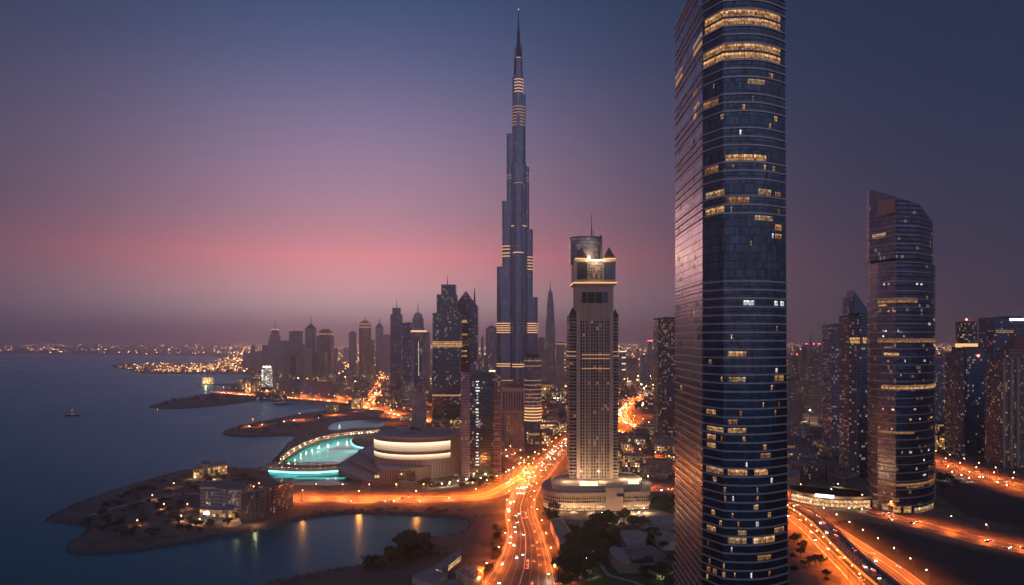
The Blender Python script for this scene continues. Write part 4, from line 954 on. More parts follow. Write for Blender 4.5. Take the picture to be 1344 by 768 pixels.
ZONES = [('left skyline', 330, 560, 'pale tower block dissolving in the haze behind the left skyline', 'hazy tower blocks behind the left skyline'),
         ('centre', 690, 870, 'pale tower block dissolving in the haze behind the hotel and loop road', 'hazy tower blocks behind the hotel'),
         ('right', 1030, 1110, 'pale tower block dissolving in the haze near the domed sage tower', 'hazy tower blocks behind the domed tower'),
         ('mid', 560, 690, 'pale tower block dissolving in the haze behind the supertall', 'hazy tower blocks behind the supertall'),
         ('far right', 1225, 1344, 'pale tower block dissolving in the haze behind the avenue at right', 'hazy tower blocks beyond the avenue')]
hazy = []
for zn, a, b, lab, grp in ZONES:
    k = 0; tries = 0
    while k < {'left skyline': 22, 'centre': 26, 'right': 9, 'mid': 12, 'far right': 9}[zn] and tries < 900:
        tries += 1; px = r.uniform(a, b); Yd = r.uniform(3000, 7500); x = xat(px, Yd)
        if not on_land(x, Yd) or not free(x, Yd, 30) or near_road(x, Yd, 30): continue
        h = r.uniform(55, 150) * (1.0 if Yd > 4000 else .75); wm = r.uniform(24, 44)
        tower(lab, px - wm / Yd * 500, px + wm / Yd * 500, HY + F * (CAM_Z - h) / Yd, HY + F * (CAM_Z - LZ) / Yd, r.choice(('f_grey', 'f_mauve', 'f_dense', 'f_brown', 'f_tan')), crown=r.choice(('flat', 'flat', 'step', 'lantern', 'pyramid')),
              dr=r.uniform(.6, 1.2), rot=r.choice((0, 0, 12, -15)), group=grp, name='hazy_tower'); k += 1

# low buildings between the towers: a few kinds, copied
def low_kind(i):
    t = thing('low_building', 'low city building', 'building'); rr = random.Random(i); w, d, h = rr.choice(((26, 18, 10), (34, 22, 14), (20, 20, 18), (44, 16, 9), (30, 26, 22), (18, 14, 7)))
    mb = MB(); mb.prism(rect(w, d), 0, h, cap=1); mb.build('wall', [M[('f_lowrise', 'f_tan', 'f_dense', 'f_lowrise', 'f_brown', 'f_lit')[i % 6]], M['roof'] if i % 2 else M['pale_roof']], t)
    mb = MB(); mb.prism(offset(rect(w, d), .2), h - .4, h + .9, cap=None); mb.build('parapet', M['sand_roof'], t)
    mb = MB(); mb.box(w * .2, d * .1, h, h + 3, w * .25, d * .3); mb.build('roof_plant', M['concrete'], t)
    return t, max(w, d) * .62
LOW = [low_kind(i) for i in range(8)]
used = set()
LZONES = [(300, 432, 505, 516, 'low building in the lit quarter by the white-lit hotel', 'low buildings on the bay front', 22), (432, 560, 495, 552, 'low building in the glittering quarter around the inland road', 'low buildings around the inland road', 64),
          (540, 660, 500, 590, 'low building at the feet of the dark towers behind the mall', 'low buildings behind the mall', 34), (680, 760, 500, 585, 'low building behind the curving highway left of the hotel tower', 'low buildings left of the hotel', 44),
          (805, 880, 577, 628, 'low building around the loop road right of the hotel tower', 'low buildings around the loop road', 26), (1030, 1140, 520, 628, 'low building around the feet of the domed sage tower', 'low buildings under the domed tower', 38), (1225, 1344, 500, 600, 'low building beside the avenue at right', 'low buildings along the avenue', 36)]
for a, b, c0, c1, lab, grp, n_ in LZONES:
    k = tries = 0
    while k < n_ and tries < 1500:
        tries += 1; px = r.uniform(a, b); g = G(px, r.uniform(c0, c1)); i = r.randrange(8); tpl, rad = LOW[i]
        s = r.uniform(.8, 1.5) * (1.25 if g.y > 2000 else .85)
        if not on_land(g.x, g.y) or not free(g.x, g.y, rad * s) or near_road(g.x, g.y, rad * s + 2): continue
        if not (on_land(g.x - 40, g.y - 30) and on_land(g.x + 30, g.y - 40)): continue
        clear(g.x, g.y, rad * s * .8); k += 1
        rz = r.choice((0, .25, -.3, .6, 1.57))
        if i not in used: used.add(i); tpl.location = g; tpl.rotation_euler = (0, 0, rz); tpl.scale = (s, s, s * r.uniform(.8, 1.3)); tpl['label'] = lab; tpl['group'] = grp
        else: dup(tpl, g, rz, (s, s, s * r.uniform(.7, 1.4)), lab, grp)

# the far city: too many small houses to count
mb = MB(); lamps = MB(); n_ = 0
for k in range(46000):
    u = r.random(); Yd = 1900 * (30000 / 1900) ** (u ** 1.15); px = r.uniform(-40, 1380); x = xat(px, Yd)
    if not on_land(x, Yd) or not on_land(x - .01 * Yd, Yd): continue
    if px < 310 and Yd > 8000 and (r.random() < .55 or (Yd % 2600) < 900): continue
    if near_road(x, Yd, 8) or (px < 335 and Yd < 3900): continue
    if not free(x, Yd, 12): continue
    s = Yd / 5000
    if n_ < 9000 and r.random() < .4:
        w, d, h = r.uniform(14, 34) * max(.8, s * .7), r.uniform(14, 34) * max(.8, s * .7), r.uniform(6, 20)
        mb.box(x, Yd, LZ, LZ + h, w, d, r.choice((0, .3, -.4)), 0, 1, bottom=False); n_ += 1
    elif len(lamps.f) < 7000 * 6 * 1.0:
        q = .8 * Yd / F * r.choice((.6, .8, 1, 1.5)); z0 = LZ + 6 + r.random() * 6
        lamps.prism([(x + q * a, Yd + q * b) for a, b in ((-.5, -.5), (.5, -.5), (.5, .5), (-.5, .5))], z0, z0 + q * .8, mat=0 if r.random() < .68 else 1, cap=0, bottom=True)
tag(mb.build('distant_houses', [M['f_far'], M['roof']]), 'carpet of small distant city houses fading into the haze', 'houses', kind='stuff')
tag(lamps.build('distant_street_lamps', [glow('distant_sodium', (1, .40, .12), 7.0), glow('distant_warm', (1, .70, .38), 7.0)]), 'countless distant street lamps glittering across the hazy city', 'lamps', kind='stuff')
# the bright harbour spit on the far left shore
mb = MB()
for k in range(900):
    px = r.triangular(148, 330, 310); py = r.uniform(479, 489) if px < 280 else r.uniform(470, 489); g = G(px, py)
    if not on_land(g.x, g.y): continue
    q = r.uniform(.5, 1.2) * g.y / F; mb.box(g.x, g.y, LZ + 4, LZ + 4 + q, q, q, 0, 0 if r.random() < .7 else 1)
tag(mb.build('harbour_lamps', [glow('harbour_sodium', (1, .36, .10), 1.5), glow('harbour_warm', (1, .62, .32), 1.9)]), 'crowded orange lamps along the far harbour spit', 'lamps', kind='stuff')
# ------------------------------------------------------------------ the curved mall and the pool beside it
def px_poly(pts, z): return [tuple(G(x, y, z).xy) for x, y in pts]
def pt_light(parent, loc, power, color, size=.5, name='lamp_light'):
    l = bpy.data.lights.new(name, 'POINT'); l.energy = power; l.color = color; l.shadow_soft_size = size
    o = bpy.data.objects.new(name, l); COL.objects.link(o); o.parent = parent; o.location = loc; return o
def down_light(parent, loc, power, color, size=.5):
    l = bpy.data.lights.new('lamp_light', 'SPOT'); l.energy = power; l.color = color; l.shadow_soft_size = size; l.spot_size = radians(156); l.spot_blend = .35
    o = bpy.data.objects.new('lamp_light', l); COL.objects.link(o); o.parent = parent; o.location = loc; return o
def mall():
    c = Vector((xat(549, 1000), 1000)); t = thing('shopping_mall', 'round flat-roofed mall wrapped by two glowing white light bands above stepped terraces', 'mall', (c.x, c.y, LZ))
    R = 56; H = 50; z = lambda py: zat(py, 945) - LZ
    mb = MB(); mb.prism(circle(R, 64), 0, H - 2, cap=1, smooth=True); mb.build('drum', [facade('drum_fins', (.40, .37, .33), (.09, .09, .08), 2.2, 40, .5, .02, 0, 0, .8, .2, .4), M['roof']], t)
    mb = MB(); mb.prism(circle(R + 1.2, 64), H - 2, H, cap=1, bottom=True, smooth=True); mb.build('roof_slab', [M['concrete'], M['pale_roof']], t)
    mb = MB(); mb.prism(circle(R + .4, 64), H, H + 1, cap=None, smooth=True); mb.build('parapet', M['pale_stone'], t)
    a0, a1 = radians(-172), radians(-38); arc = lambda r: [(r * cos(a0 + (a1 - a0) * i / 48), r * sin(a0 + (a1 - a0) * i / 48)) for i in range(49)]
    for y0, y1, nm in ((592.5, 581, 'light_band'), (603, 597, 'light_band')):
        A, m_ = arc(R + 1.0), MB()
        for i in range(48): m_.panel(A[i], A[i + 1], z(y0), z(y1), .3)
        m_.build(nm, BAND, t)
        m_ = MB(); m_.prism(arc(R + 2.2) + list(reversed(arc(R - 1))), z(y0) - 1.0, z(y0) - .1, cap=0, bottom=True); m_.build('band_ledge', M['pale_stone'], t)
        m_ = MB(); m_.prism(arc(R + 2.0) + list(reversed(arc(R - 1))), z(y1) + .1, z(y1) + .8, cap=0, bottom=True); m_.build('band_ledge', M['pale_stone'], t)
    for k, (x, y, w, d, h) in enumerate(((-22, 18, 18, 12, 5), (4, 30, 26, 10, 4), (18, -6, 10, 7, 3), (-8, -2, 14, 8, 3.5), (34, 12, 8, 6, 3))):
        mb = MB(); mb.box(x, y, H, H + h, w, d, .2 * k); mb.build('roof_plant', M['concrete'] if k else M['steel'], t)
    mb = MB(); mb.dome(-10, 22, H, 10, 7); mb.build('roof_dome', M['glass'], t)
    # plinth towards the road
    P = [(498, 618), (526, 612), (545, 608), (602, 604), (606, 596), (600, 576), (540, 576), (500, 590)]
    lo = lambda pts, zz: [(p[0] - c.x, p[1] - c.y) for p in px_poly(pts, zz)]
    mb = MB(); mb.prism(lo([(498, 636), (545, 632), (606, 620), (612, 598), (590, 585), (520, 588), (497, 604)], LZ), 0, 16, cap=1); mb.build('plinth', [facade('plinth_fins', (.30, .25, .22), (.10, .09, .09), 3, 30, .5, .02, 0, 0, .8, .2, .4), M['pale_roof']], t)
    mb = MB(); a, b = lo([(521, 634.8), (545, 632)], LZ); mb.panel(a, b, 1, 14, .4); mb.build('dark_glass_front', [facade('mall_glass', (.10, .08, .08), (.08, .06, .06), 2.4, 3, .2, .2, .35, .5)], t)
    # terraces stepping down to the pool
    for (q, h, nm) in (([(444, 622), (480, 636), (500, 638), (505, 612), (480, 600), (462, 606), (447, 613)], 5, 'terrace'), ([(458, 612), (497, 632), (512, 625), (512, 604), (484, 597), (470, 602)], 9.5, 'terrace'), ([(470, 604), (500, 622), (520, 612), (515, 598), (488, 595)], 13.5, 'terrace')):
        mb = MB(); mb.prism(lo(q, LZ), 0, h, cap=1); mb.build(nm, [M['dark_concrete'], M['pale_roof']], t)
        mb = MB(); mb.prism(offset(ccw(lo(q, LZ)), -.3), h, h + .8, cap=None); mb.build('parapet', M['concrete'], t)
    mb = MB(); p = lo([(495, 632)], LZ)[0]; mb.box(p[0], p[1] - 1, 4, 8, 5, 3); mb.build('lit_window', M['shop'], t)
    clear(c.x, c.y, 90)
    pt_light(t, (30, -75, 9), 5000, (1, .72, .42)); pt_light(t, (55, -62, 9), 5000, (1, .72, .42)); pt_light(t, (-2, -88, 9), 3000, (1, .6, .3))
def band_mat():
    t = NT('glowing_band'); uv = t.node('ShaderNodeTexCoord'); sp = t.node('ShaderNodeSeparateXYZ'); t.l.new(uv.outputs['Object'], sp.inputs[0])
    an = t.math('MULTIPLY', t.math('ARCTAN2', sp.outputs[1], sp.outputs[0]), 26.0); fl = t.math('ABSOLUTE', t.math('SUBTRACT', t.math('FRACT', an), .5))
    up = t.math('DIVIDE', t.math('SUBTRACT', sp.outputs[2], 34.0), 11.0); dn = t.math('DIVIDE', t.math('SUBTRACT', sp.outputs[2], 24.2), 5.8)
    is_up = t.math('GREATER_THAN', sp.outputs[2], 32.0); gv = t.math('MAXIMUM', t.math('ADD', t.math('MULTIPLY', is_up, up), t.math('MULTIPLY', t.math('SUBTRACT', 1.0, is_up), dn)), 0.0)
    lat = t.math('MULTIPLY_ADD', t.math('GREATER_THAN', t.math('FRACT', t.math('MULTIPLY', sp.outputs[2], .5)), .3), .45, .55)
    k = t.math('MULTIPLY', t.math('MULTIPLY', t.math('MULTIPLY_ADD', t.math('GREATER_THAN', fl, .17), .7, .3), lat), t.math('MULTIPLY_ADD', t.math('POWER', gv, 2.2), 1.9, .40))
    t.P(color=(.4, .36, .3), emit=(1, .74, .46), power=t.math('MULTIPLY', k, 1.5)); t.mat.cycles.emission_sampling = 'AUTO'; return t.mat
BAND = band_mat()
mall()

# the promenade round the pool: a low lit wall that follows the causeway
prom_px = [(372, 608), (383, 599.5), (396, 591.5), (408, 586), (423, 580.5), (445, 576), (464, 573.4), (482, 572), (500, 570.5)]
pp = crom([G(x, y) for x, y in prom_px], 5); o0 = pp[0]
pw = thing('promenade_wall', 'curved sandy promenade wall with warm lamps along the far side of the turquoise pool', 'wall', o0)
def wall_run(mb, pts, base, z0, z1, th):
    for i in range(len(pts) - 1):
        a, b = pts[i] - base, pts[i + 1] - base; e = (b - a).xy.normalized(); n = Vector((-e.y, e.x)) * th
        mb.prism([a.xy, b.xy, b.xy + n, a.xy + n], z0, z1, cap=0)
mb = MB(); wall_run(mb, pp, o0, -2.2, 4.6, 2.2); mb.build('wall', M['pale_stone'], pw)
mb = MB(); wall_run(mb, [p + Vector((0, -1.2, 0)) for p in pp], o0, 4.7, 5.3, 1.0); mb.build('light_strip', M['led_soft'], pw)
mb = MB(); wall_run(mb, [p + Vector((-3, 9, 0)) for p in pp], o0, 0, 7.5, 5); mb.build('arcade', facade('arcade_lit', (.33, .27, .22), (.10, .08, .06), 4, 4.4, .3, .3, .8, .9), pw)
for i in range(1, len(pp), 3): pt_light(pw, pp[i] - o0 + Vector((-2, 2, 7)), 4500, (1, .60, .28))
cw0 = G(352, 618.5); cw_pts = [G(352.5, 619), G(385, 621), G(415, 621), G(444, 619)]
cw = thing('canal_wall', 'straight promenade wall with a turquoise light line above the canal', 'wall', cw0)
mb = MB(); wall_run(mb, cw_pts, cw0, -2.5, 5.0, 9); mb.build('wall', M['pale_stone'], cw)
mb = MB(); wall_run(mb, [p + Vector((0, -.5, 0)) for p in cw_pts], cw0, -.4, 1.6, .4); mb.build('light_strip', M['led_teal'], cw)
mb = MB(); wall_run(mb, [p + Vector((0, .4, 0)) for p in cw_pts], cw0, 5, 6.6, .5); mb.build('balustrade', facade('balustrade', (.38, .30, .22), (.12, .09, .06), 1.4, 8, .4, .02, .9, .6), cw)
mb = MB(); mb.box(2, 5, -2, 10, 10, 9); mb.build('corner_pavilion', M['concrete'], cw)
for i in range(9): q = cw_pts[0].lerp(cw_pts[-1], (i + .5) / 9); pt_light(cw, q - cw0 + Vector((0, 5, 8.5)), 1500, (1, .60, .30))
led = crom([G(x, y) for x, y in ((474, 574.5), (464, 576), (460.8, 580), (467, 586), (481, 589), (498, 592))], 5)
lw = thing('pool_edge', 'rounded pool rim outlined by a pale turquoise light line next to the mall', 'pool edge', led[0])
mb = MB(); wall_run(mb, led, led[0], -2.2, 1.6, 1.6); mb.build('rim', M['pale_stone'], lw); mb = MB(); wall_run(mb, [p + Vector((-.7, -.7, 0)) for p in led], led[0], -.4, 1.2, .5); mb.build('light_strip', M['led_teal'], lw)
fj = thing('fountain', 'small white fountain spray on the dark lagoon behind the pool', 'fountain', G(446, 562, 0))
mb = MB(); mb.cone(circle(5, 10), 0, 11, (0, 0)); mb.build('water_spray', plain('spray', (.7, .75, .75), .9), fj); mb = MB(); mb.prism(circle(6, 14), -.5, .6, cap=0); mb.build('basin', M['concrete'], fj); pt_light(fj, (0, -8, 5), 1500, (.8, 1, .95))

# ------------------------------------------------------------------ buildings on the sandy point
def spit_hotel():
    O = G(316, 682); t = thing('hotel', 'dark curved beach hotel with two wings and a lit pool terrace on the sandy point', 'hotel', O); clear(O.x, O.y + 30, 60)
    lo = lambda pts: [(p.x - O.x, p.y - O.y) for p in (G(x, y) for x, y in pts)]
    H = 27
    A = lo([(318, 684), (335, 681.5), (352, 676.5), (366, 670.5)]); B = [(a[0] + 8, a[1] + 22) for a in A]
    mb = MB(); mb.prism([tuple(p) for p in crom([(*a, 0) for a in A], 3) for p in (p.xy,)] + [tuple(p.xy) for p in reversed(crom([(*b, 0) for b in B], 3))], 0, H, cap=1); mb.build('wing', [M['f_dense'], M['pale_roof']], t)
    for i, p in enumerate(crom([(*a, 0) for a in A], 3)):
        mb = MB(); mb.box(p.x, p.y - .5, 0, H - 1, 2.2, 1.6, .3); mb.build('pier', M['dark_concrete'], t)
    C_ = lo([(263, 672), (290, 673), (319, 678), (330, 664), (296, 660), (264, 661)])
    mb = MB(); mb.prism(C_, 0, 24, cap=1); mb.build('wing', [M['f_grey'], M['roof']], t)
    for x0, x1, y in ((262, 283, 672.4), (302, 318, 677)):
        a, b = lo([(x0, y), (x1, y)]); mb = MB(); mb.panel(a, b, 23.2, 25.4, .5); mb.build('pale_cornice', M['stone'], t)
    D_ = lo([(262, 678), (308, 680), (308, 675), (262, 673)]); mb = MB(); mb.prism(D_, 0, 7, cap=1, bottom=True); mb.build('terrace_block', [M['f_lit'], M['pale_roof']], t)
    m2 = MB(); a, b = lo([(267, 678.4), (275, 678.7)]); m2.panel(a, b, 2.4, 5, .3); m2.build('white_lit_window', M['sign'], t)
    for x, y, e, col in ((310, 683, 5000, (1, .5, .16)), (270, 683, 1200, (.75, .85, 1)), (290, 684, 1500, (1, .7, .4)), (335, 690, 3500, (1, .5, .18)), (255, 690, 3000, (1, .45, .14)), (242, 678, 2500, (1, .45, .15))):
        g = G(x, y) - O; pt_light(t, (g.x, g.y, 5), e, col)
spit_hotel()
def lit_block():
    O = G(276, 627); t = thing('beach_hall', 'small glowing yellow hall with two lit fronts on the shore of the sandy point', 'building', O); clear(O.x, O.y + 10, 40)
    lo = lambda pts: [(p.x - O.x, p.y - O.y) for p in (G(x, y) for x, y in pts)]
    mb = MB(); mb.prism(lo([(273, 626), (298, 622), (295, 616.5), (272, 619.5)]), 0, 11.5, cap=1); mb.build('lit_wing', [M['f_lit'], M['sand_roof']], t)
    mb = MB(); mb.prism(lo([(254, 628), (265.5, 627.5), (268, 621), (256, 621)]), 0, 11, cap=1); mb.build('lit_wing', [M['f_lit'], M['sand_roof']], t)
    mb = MB(); mb.prism(lo([(264, 624), (277, 623), (275, 618), (264, 619)]), 0, 14, cap=1); mb.build('core_block', [M['concrete'], M['roof']], t)
    pt_light(t, (10, -14, 6), 5000, (1, .6, .25)); pt_light(t, (-18, -12, 5), 2500, (1, .6, .25))
lit_block()

def house(label, roof, h, cat='house', name='house', mat='f_lowrise', roofm='pale_roof', win=None, group=None, plant=True):
    P = ccw(px_poly(roof, LZ + h)); cx_ = sum(p[0] for p in P) / len(P); cy_ = sum(p[1] for p in P) / len(P); P = [(p[0] - cx_, p[1] - cy_) for p in P]
    t = thing(name, label, cat, (cx_, cy_, LZ), 0, group); clear(cx_, cy_, max(math.hypot(*p) for p in P) * .8)
    mb = MB(); mb.prism(P, 0, h, cap=1); mb.build('wall', [M[mat], M[roofm]], t)
    mb = MB(); inn = offset(P, -.5); n = len(P); po = offset(P, .15)
    for i in range(n):
        j = (i + 1) % n; mb.prism([po[i], po[j], inn[j], inn[i]], h - .25, h + .7, cap=0)
    mb.build('parapet', M['sand_roof'] if roofm != 'sand_roof' else M['pale_stone'], t)
    if plant:
        for k in range(2): a = P[k]; mb = MB(); mb.box(a[0] * .35, a[1] * .3, h, h + 1.6, 2.6 + k, 2.2, .3 * k); mb.build('roof_plant', M['concrete'], t)
    for (i, u0, u1, z0, z1, m) in (win or []):
        a, b = Vector(P[i % n]), Vector(P[(i + 1) % n]); mb = MB(); mb.panel(a.lerp(b, u0), a.lerp(b, u1), z0, z1, .12); mb.build('lit_window', M[m], t)
    return t, P
def front_edges(P): return [i for i in range(len(P)) if P[(i + 1) % len(P)][0] - P[i][0] > 1]
house('long narrow house with a strip of yellow windows near the lagoon bank', [(569, 744), (604, 722), (606, 727), (580, 748)], 6.5, win=[(i, .3, .95, 2.2, 5.4, 'shop') for i in range(4)], mat='concrete')
house('pale flat-roofed house at the bottom edge near the lagoon bank', [(541, 757), (566, 745), (588, 751), (571, 767)], 5, mat='pale_stone')
t, P = house('peach house with orange-lit gable roof beside the highway edge', [(598, 750), (616, 741), (635, 746), (632, 757), (619, 762)], 6.5, mat='stone', roofm='sand_roof'); pt_light(t, (6, -13, 7), 2600, (1, .42, .12))
mb = MB(); mb.cone(rect(9, 7, 2, 2), 6.6, 10, (2, 2)); mb.build('gable_roof', M['stone'], t)
house('small shed with yellow-lit door at the bottom edge beside the peach house', [(578, 764), (600, 760), (606, 770), (584, 776)], 4, win=[(i, .2, .8, .8, 3.2, 'shop') for i in range(4)], mat='stone')
house('long brown roofed hall beside the curving highway', [(722, 683), (737, 680), (758, 712), (735, 714)], 8, 'hall', 'hall', 'stone', 'sand_roof', plant=False, win=[(0, .4, .46, 1, 4, 'shop')])
house('pale square roof among trees in front of the hotel podium', [(761, 684), (787, 681), (795, 690), (762, 694)], 6, mat='concrete')
house('grey angular roof in the middle of the park buildings', [(812, 699), (835, 696), (850, 700), (846, 713), (823, 717)], 7.5, mat='concrete')
house('mauve pale roof nearest the tall tower in the park', [(853, 698), (870, 695), (886, 702), (886, 710), (868, 711)], 7.5, mat='pale_stone')
house('broad dark low roof with pale edge above the lawn', [(815, 720), (855, 717), (885, 738), (884, 742), (812, 741), (805, 731)], 6.5, mat='sand_roof', roofm='roof')
house('rounded grey roof overlapping the left side of the broad dark roof', [(799, 719.5), (806, 718), (815, 720), (823, 727), (827, 737), (812, 738), (803, 729)], 8, mat='pale_stone', roofm='pale_roof', plant=False)
house('low flat roof right of the plaza trees', [(838, 693), (850, 690), (868, 693), (852, 697)], 6, mat='concrete'); house('low pale annex between the plaza and the tall tower', [(848, 680), (880, 677), (886, 688), (860, 690)], 5, mat='concrete')
# right of the tall tower
house('terracotta block with arched end wall behind the curved shop', [(1050, 600), (1062, 601), (1083, 605), (1083, 610), (1062, 611), (1050, 606)], 17, 'building', 'mid_rise_block', 'f_brown', 'roof', plant=False)
house('flat long terracotta block behind the arched block', [(1030, 586), (1072, 586), (1076, 590), (1072, 596), (1030, 594)], 14, 'building', 'mid_rise_block', 'f_lowrise', 'roof')
house('low block with white-lit front beside the tall tower', [(1028, 599), (1046, 602), (1046, 608), (1028, 606)], 10, 'shop', 'shop', 'f_lit', 'roof', plant=False)
house('dark broad roof behind the curved shop', [(1086, 604), (1110, 606), (1128, 622), (1110, 629), (1086, 622)], 8, 'building', 'mid_rise_block', 'dark_concrete', 'roof')
house('pale wide hall at the foot of the tall tower behind the curved shop', [(1028, 612), (1048, 616), (1050, 627), (1028, 628)], 9, 'hall', 'hall', 'stone', 'sand_roof')
def curved_shop():
    zr = LZ + 12; O = G(1090, 660); t = thing('shopping_arcade', 'curved low shop arcade with glowing windows and a white backlit sign by the highway', 'shops', O)
    fr = [(xat(px, 1) / 1 * y, y) for px, y in ((1039, 818), (1050, 806), (1070, 792), (1095, 783), (1120, 780), (1142, 782))]
    fr = [tuple(p.xy - O.xy) for p in crom([(*p, 0) for p in fr], 4)]; bk = [(p[0] + 4, p[1] + 38) for p in (fr[-1], fr[len(fr) // 2], fr[0])]
    P = fr + [(fr[-1][0], fr[-1][1] + 30), (fr[len(fr) // 2][0], fr[len(fr) // 2][1] + 46), (fr[0][0] + 6, fr[0][1] + 22)]
    H = 12; mb = MB(); mb.prism(P, 0, H, cap=1); mb.build('wall', [M['dark_concrete'], M['pale_roof']], t)
    for i in range(len(fr) - 1):
        mb = MB(); a, b = Vector(fr[i]), Vector(fr[i + 1]); mb.panel(a.lerp(b, .04), a.lerp(b, .96), .6, 7.6, .3); mb.build('shop_window', M['shop'], t)
    top = [(p[0], p[1]) for p in fr]
    mb = MB(); mb.prism(offset(ccw(P), 2.2), H - 2.2, H, cap=1, bottom=True); mb.build('roof_slab', [M['stone'], M['pale_roof']], t)
    a, b = Vector(fr[8]), Vector(fr[12]); mb = MB(); mb.panel(a, b, H - 2.2, H + .6, 3.2); mb.build('sign', M['sign'], t)
    for i in (2, 7, 12, 17): pt_light(t, (fr[i][0], fr[i][1] - 7, 6), 3000, (1, .55, .2))
    clear(O.x, O.y + 20, 60)
curved_shop()

# ------------------------------------------------------------------ street lamps
def lamp_proto(name, label, cat, color, power, h, headmat, arm=2.2):
    t = thing(name, label, cat)
    mb = MB(); mb.rod((0, 0, 0), (0, 0, h), .16, .09); mb.build('pole', M['dark_steel'], t)
    if arm: mb = MB(); mb.rod((0, 0, h - .1), (arm, 0, h + .3), .07); mb.build('arm', M['dark_steel'], t)
    mb = MB(); mb.ball((arm, 0, h + .1), .34, n=8); mb.build('lamp_head', M[headmat], t)
    if power: down_light(t, (arm, 0, h - .7), power, color, .45)
    return t
SOD = (1, .185, .02)
P_OR = lamp_proto('street_lamp', '', 'lamp', SOD, LAMP_W, 12, 'lamp_orange')
P_OR2 = lamp_proto('street_lamp', '', 'lamp', SOD, LAMP_W * 2.6, 14, 'lamp_orange')
P_SH = lamp_proto('street_lamp', '', 'lamp', SOD, 0, 12, 'lamp_orange'); pt_light(P_SH, (2.2, 0, 11.4), 42000, SOD, .45)
P_WH = lamp_proto('garden_lamp', '', 'lamp', (1, .80, .52), 3500, 4.5, 'lamp_white', 0)
P_OR4 = lamp_proto('street_lamp', '', 'lamp', SOD, LAMP_W * 5.0, 16, 'lamp_orange')
P_OR3 = lamp_proto('street_lamp', '', 'lamp', SOD, LAMP_W * .35, 11, 'lamp_orange')
P_WR = lamp_proto('path_lamp', '', 'lamp', (1, .42, .12), 3500, 5, 'lamp_warm', 0)
first = {}
def place_lamp(proto, loc, rz, label, group):
    if proto.name not in first:
        first[proto.name] = 1; proto.location = loc; proto.rotation_euler = (0, 0, rz); proto['label'] = label; proto['group'] = group; kids(proto)
    else: dup(proto, loc, rz, None, label, group)
def along(key, step, start=0.0):
    c, L, R, D = ROADS[key]; d = start; out = []; acc = 0
    for i in range(len(c) - 1):
        seg = (c[i + 1] - c[i]).xy.length
        while d <= acc + seg:
            t = (d - acc) / max(seg, 1e-6); out.append((L[i].lerp(L[i + 1], t), R[i].lerp(R[i + 1], t), D[i])); d += step
        acc += seg
    return out
def visible(p): return p.y > 420 and -30 < CX + p.x / p.y * F < 1375 and HY + F * (CAM_Z - p.z) / p.y < 785
LN = {'main': (44, 'lb', P_OR, 'sodium street lamp along the edge of the curving main highway', 'street lamps on the main highway'), 'shore': (60, 'r', P_SH, 'sodium street lamp on the straight road between pool and lagoon', 'street lamps on the lagoon road'),
      'bend': (40, 'l', P_OR3, 'sodium street lamp on the bend by the ribbed towers', 'street lamps on the bend'), 'slip': (40, 'r', P_OR3, 'sodium street lamp on the slip road beside the main highway', 'street lamps on the slip road'),
      'loop': (60, 'lr', P_OR4, 'sodium street lamp on the loop road behind the hotel', 'street lamps on the loop road'), 'cross': (55, 'l', P_OR4, 'sodium street lamp on the road crossing behind the hotel', 'street lamps behind the hotel'),
      'back': (34, 'l', P_OR, 'sodium street lamp along the long highway passing the curved shops', 'street lamps on the shop highway'), 'side': (40, 'l', P_OR, 'sodium street lamp on the side road right of the hotel podium', 'street lamps on the side road'),
      'low': (20, 'r', P_OR, 'sodium street lamp beside the road under the flyover', 'street lamps under the flyover'), 'east': (28, 'l', P_OR, 'sodium street lamp on the ramp right of the flyover', 'street lamps on the ramp'),
      'avenue': (36, 'lr', P_OR, 'sodium street lamp on the avenue at the right edge', 'street lamps on the avenue'), 'coastal': (42, 'l', P_OR4, 'sodium street lamp on the coast road along the bay', 'street lamps on the coast road'),
      'inland': (70, 'lr', P_OR4, 'sodium street lamp on the inland road off the coast road', 'street lamps on the inland road'), 'point': (130, 'l', P_OR2, 'sodium street lamp on the lane along the low peninsula', 'street lamps on the peninsula'),
      'far_avenue': (90, 'l', P_OR4, 'sodium street lamp on the far avenue behind the hotel tower', 'street lamps on the far avenue')}
n_l = 0
for l, rr_, d in along('shore', 30, 14):
    nrm = Vector((-d.y, d.x, 0)) * 1.2; p = l + nrm
    if visible(p): place_lamp(P_OR2, (p.x, p.y, LZ), math.atan2(-nrm.y, -nrm.x), 'sodium street lamp on the pool side of the straight lagoon road', 'street lamps on the pool side')
for key, (step, sides, proto, lab, grp) in LN.items():
    for k, (l, rr_, d) in enumerate(along(key, step, 8)):
        for s in ('lr' if sides in ('lr', 'lb') else sides):
            p = l if s == 'l' else rr_; nrm = Vector((-d.y, d.x, 0)) * (1.2 if s == 'l' else -1.2); p = p + nrm
            if not visible(p): continue
            rz = math.atan2(-nrm.y, -nrm.x); n_l += 1; place_lamp(proto, (p.x, p.y, LZ), rz, lab, grp)
for k, (px, py) in enumerate([(872, 757), (838, 679), (800, 690), (812, 685), (790, 679), (845, 673), (770, 740), (772, 756), (880, 684), (720, 768 - 6), (806, 698), (797, 683), (835, 668), (601, 636), (612, 634), (622, 630), (631, 632), (641, 634), (652, 630), (566, 641), (580, 640), (590, 638), (674, 618), (668, 622), (662, 624),
                              (1262, 628), (1272, 632), (1250, 624), (1240, 630), (1255, 592), (1275, 596), (1290, 598), (1100, 640), (870, 588), (885, 590), (860, 586), (845, 588), (700, 560), (712, 556), (722, 560), (735, 556), (705, 548), (728, 550)]):
    g = G(px, py); place_lamp(P_WH, g, 0, 'small white garden lamp among the trees around the towers', 'garden lamps')
for px, py in ((246, 668), (238, 684), (262, 688), (215, 668), (228, 640), (200, 656), (180, 690), (340, 640), (300, 690)):
    g = G(px, py); place_lamp(P_WR, g, 0, 'small amber path lamp on the sandy point', 'path lamps on the sandy point')
